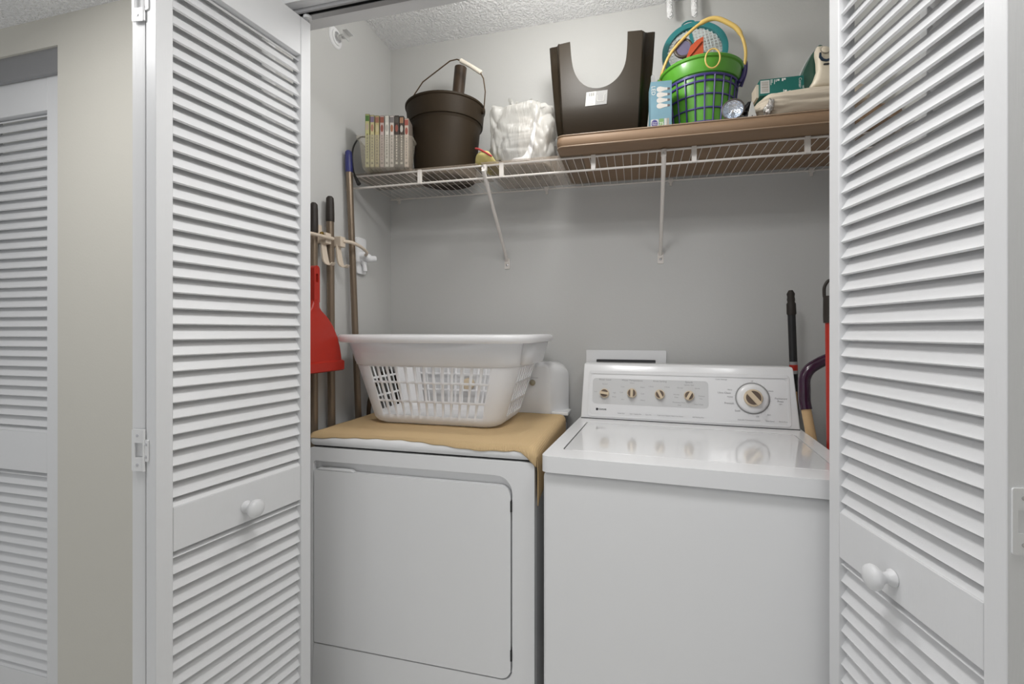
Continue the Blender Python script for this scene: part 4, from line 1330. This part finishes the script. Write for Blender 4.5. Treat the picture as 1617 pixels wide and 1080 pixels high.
hk = thing('mop_rack', 'ivory wall rack of clips and hooks holding the poles', 'rack', (-1.02, 1.40, 1.52))
rail = MB().tube([(-.972, 1.17, 1.522), (-.972, 1.352, 1.529)], .0055, 10)
rail.tube([(-1.016, 1.30, 1.528), (-1.016, 1.46, 1.534)], .0055, 10)
rail.tube(smooth_path([(-.980, 1.418, 1.534), (-.966, 1.450, 1.534), (-.962, 1.50, 1.527), (-.975, 1.56, 1.516), (-1.002, 1.585, 1.510)], 5), .0058, 10)
rail.build('rail', M['holder'], hk, smooth=60)
for yc, zc, up in ((1.338, 1.529, 1), (1.418, 1.532, 0)):
    c = MB().box((-1.014, yc - .014, zc - .019), (-.978, yc + .014, zc + .017))
    c.box((-1.024, yc - .024 * up - .004, zc - .014), (-1.010, yc + .010, zc + (.046 if up else .014)))
    cb = c.build('clip', M['holder'], hk, bevel=.003)
    jk = MB()
    js = smooth_path([(-.998, yc - .006, zc - .012), (-.994, yc - .005, zc - .050), (-.988, yc - .003, zc - .080), (-.976, yc + .002, zc - .090), (-.966, yc + .005, zc - .080)], 5)
    jk.rings([[(p.x, p.y + dy_, p.z) for dy_ in (-.014 * k_, .014 * k_)] + [(p.x + .006, p.y + dy_, p.z) for dy_ in (.014 * k_, -.014 * k_)] for p, k_ in zip(js, [.55 + .45 * math.sin(PI * min(1, (i_ + 3) / (len(js) + 2))) for i_ in range(len(js))])])
    jk.build('hook', M['holder'], cb, smooth=50, bevel=.001)
mo = MB().prism(rrect(1.560, 1.622, 1.442, 1.580, .010, 5), .010, None, T(XL, 0, 0) @ RZ(90) @ RX(90))
mo.tube(smooth_path([(-1.018, 1.590, 1.512), (-1.000, 1.588, 1.508), (-.985, 1.596, 1.500), (-.972, 1.616, 1.502)], 4), [.016] * 9 + [.012] * 3 + [.010], 12)
mo.tube(smooth_path([(-1.015, 1.592, 1.50), (-1.005, 1.592, 1.475), (-1.002, 1.592, 1.452)], 4), [.012] * 4 + [.008] * 5, 10)
mount = mo.build('end_mount', M['white_plastic'], hk, smooth=50)
mount['label'] = 'white end mount stuck to the wall'
pb_ = MB().lathe([(.007, 0), (.007, .006), (.004, .008)], 14, None, T(-.978, 1.300, 1.535) @ RY(90))
pb_.build('brass_nut', M['brass'], hk, smooth=40)

# two dark hoses behind the basket
hs1 = MB().tube(smooth_path([(-.985, 1.585, .80), (-.984, 1.588, .93), (-.978, 1.600, .985), (-.966, 1.625, 1.035), (-.960, 1.66, 1.06), (-.962, 1.73, 1.05), (-.970, 1.79, .95), (-.972, 1.80, .80)], 6), .0085, 10)
tag(hs1.build('drain_hose', M['brown_tube'], None, smooth=60, loc=(-.975, 1.62, .80)), 'dark brown hose curving up behind the left end of the laundry basket', 'hose')

# ---------------------------------------------------------------- tools in the gap on the right
bp = thing('extension_pole', 'black threaded extension pole standing behind the washing machine console', 'pole', (.543, 1.765, .005))
topv, botv = Vector((.4925, 1.725, 1.357)), Vector((.548, 1.760, .005))
def alongz(z): return botv.lerp(topv, (z - botv.z) / (topv.z - botv.z))
MB().tube([botv, alongz(1.283)], .0118, 16).build('pole', M['black'], bp, smooth=50)
MB().tube([alongz(1.276), alongz(1.28), alongz(1.312), alongz(1.318), alongz(1.326), alongz(1.335), alongz(1.345), alongz(1.357)], [.0125, .0142, .0138, .0105, .012, .0105, .0122, .006], 16).build('threaded_tip', M['grip_black'], bp, smooth=50)
MB().tube([alongz(1.082), alongz(1.122)], .0123, 16).build('sticker', M['label_grey'], bp, smooth=50)
MB().tube([alongz(1.093), alongz(1.112)], .0125, 16).build('sticker_mark', M['red'], bp, smooth=50)

wn = thing('shovel', 'wooden shaft with a glossy wine coloured curved grip by the black pole', 'shovel', (.62, 1.40, .005))
def wl_(z): return Vector((.4975 + (.992 - z) * .112, 1.600 - (.992 - z) * .20, z))
MB().tube([wl_(.005), wl_(.5), wl_(.992)], .0135, 16).build('shaft', M['wood'], wn, smooth=60)
MB().tube(smooth_path([wl_(.985), wl_(1.010), (.4945, 1.602, 1.045), (.4955, 1.604, 1.078), (.508, 1.606, 1.104), (.532, 1.609, 1.123), (.560, 1.612, 1.138), (.585, 1.614, 1.150)], 6), .0165, 16).build('curved_grip', M['wine'], wn, smooth=60)
td = MB().tube([(.4865, 1.664, 1.03), (.520, 1.668, .006)], .0075, 12)
tag(td.build('wooden_dowel', M['wood_dark'], None, smooth=50, loc=(.52, 1.668, .006)), 'thin tan wooden stick between black pole and wine grip', 'stick')

rp = thing('broom', 'red broom handle with black hanging loop beside the right door', 'broom', (0.5130, 1.448, .005))
MB().tube([(0.5275, 1.448, .005), (0.5145, 1.45, 1.255)], .0165, 18).build('pole', M['red'], rp, smooth=50)
cap = MB().tube([(0.5148, 1.45, 1.245), (0.5140, 1.45, 1.262), (0.5130, 1.45, 1.318)], [.0205, .0205, .0195], 18)
cap.build('end_cap', M['grip_black'], rp, smooth=40)
MB().tube(smooth_path([(0.4960, 1.45, 1.315), (0.4960, 1.45, 1.340), (0.5040, 1.45, 1.357), (0.5140, 1.45, 1.360), (0.5240, 1.45, 1.355), (0.5310, 1.45, 1.340), (0.5310, 1.45, 1.315)], 5), .0042, 8).build('hanging_loop', M['grip_black'], rp, smooth=60)

# ---------------------------------------------------------------- sprinkler and pipe stubs
spk = thing('sprinkler', 'sidewall fire sprinkler with white escutcheon high on the left wall', 'sprinkler', (XL, 1.440, 2.258))
Xp = T(XL, 1.440, 2.258) @ RY(90)
MB().lathe([(.036, 0), (.036, .002), (.033, .005), (.026, .006), (.025, .010), (.018, .011), (.016, .004)], 36, None, Xp).build('escutcheon', M['white_plastic'], spk, smooth=35)
sb = MB().lathe([(.010, .004), (.010, .018), (.007, .020), (.007, .030)], 18, M['chrome'], Xp)
sb.tube([T(XL, 1.440, 2.258) @ RY(90) @ Vector(p) for p in ((0, .006, .020), (0, .011, .032), (0, .004, .044))], .0022, 6, M['chrome'])
sb.tube([Xp @ Vector(p) for p in ((0, -.006, .020), (0, -.011, .032), (0, -.004, .044))], .0022, 6, M['chrome'])
sb.build('sprinkler_body', None, spk, smooth=40)
df = MB().box((-.010, -.020, .044), (-.008, .020, .062), None, Xp).box((-.010, -.016, .0425), (.010, .016, .045), None, Xp)
df.build('deflector', M['chrome'], spk)
for x, zb, lab in ((.118, 2.343, 'left one of two short white pipe stubs under the closet ceiling'), (.2005, 2.335, 'right one of two short white pipe stubs under the closet ceiling')):
    ps = MB().tube([(x, 1.775, ZC + .001), (x, 1.772, zb + .03), (x + .001, 1.765, zb + .006), (x + .001, 1.760, zb)], [.011, .011, .011, .006], 14)
    tag(ps.build('pipe_stub', M['popcorn'], None, smooth=60, loc=(x, 1.775, zb)), lab, 'pipe', 'pipe stubs under the closet ceiling')
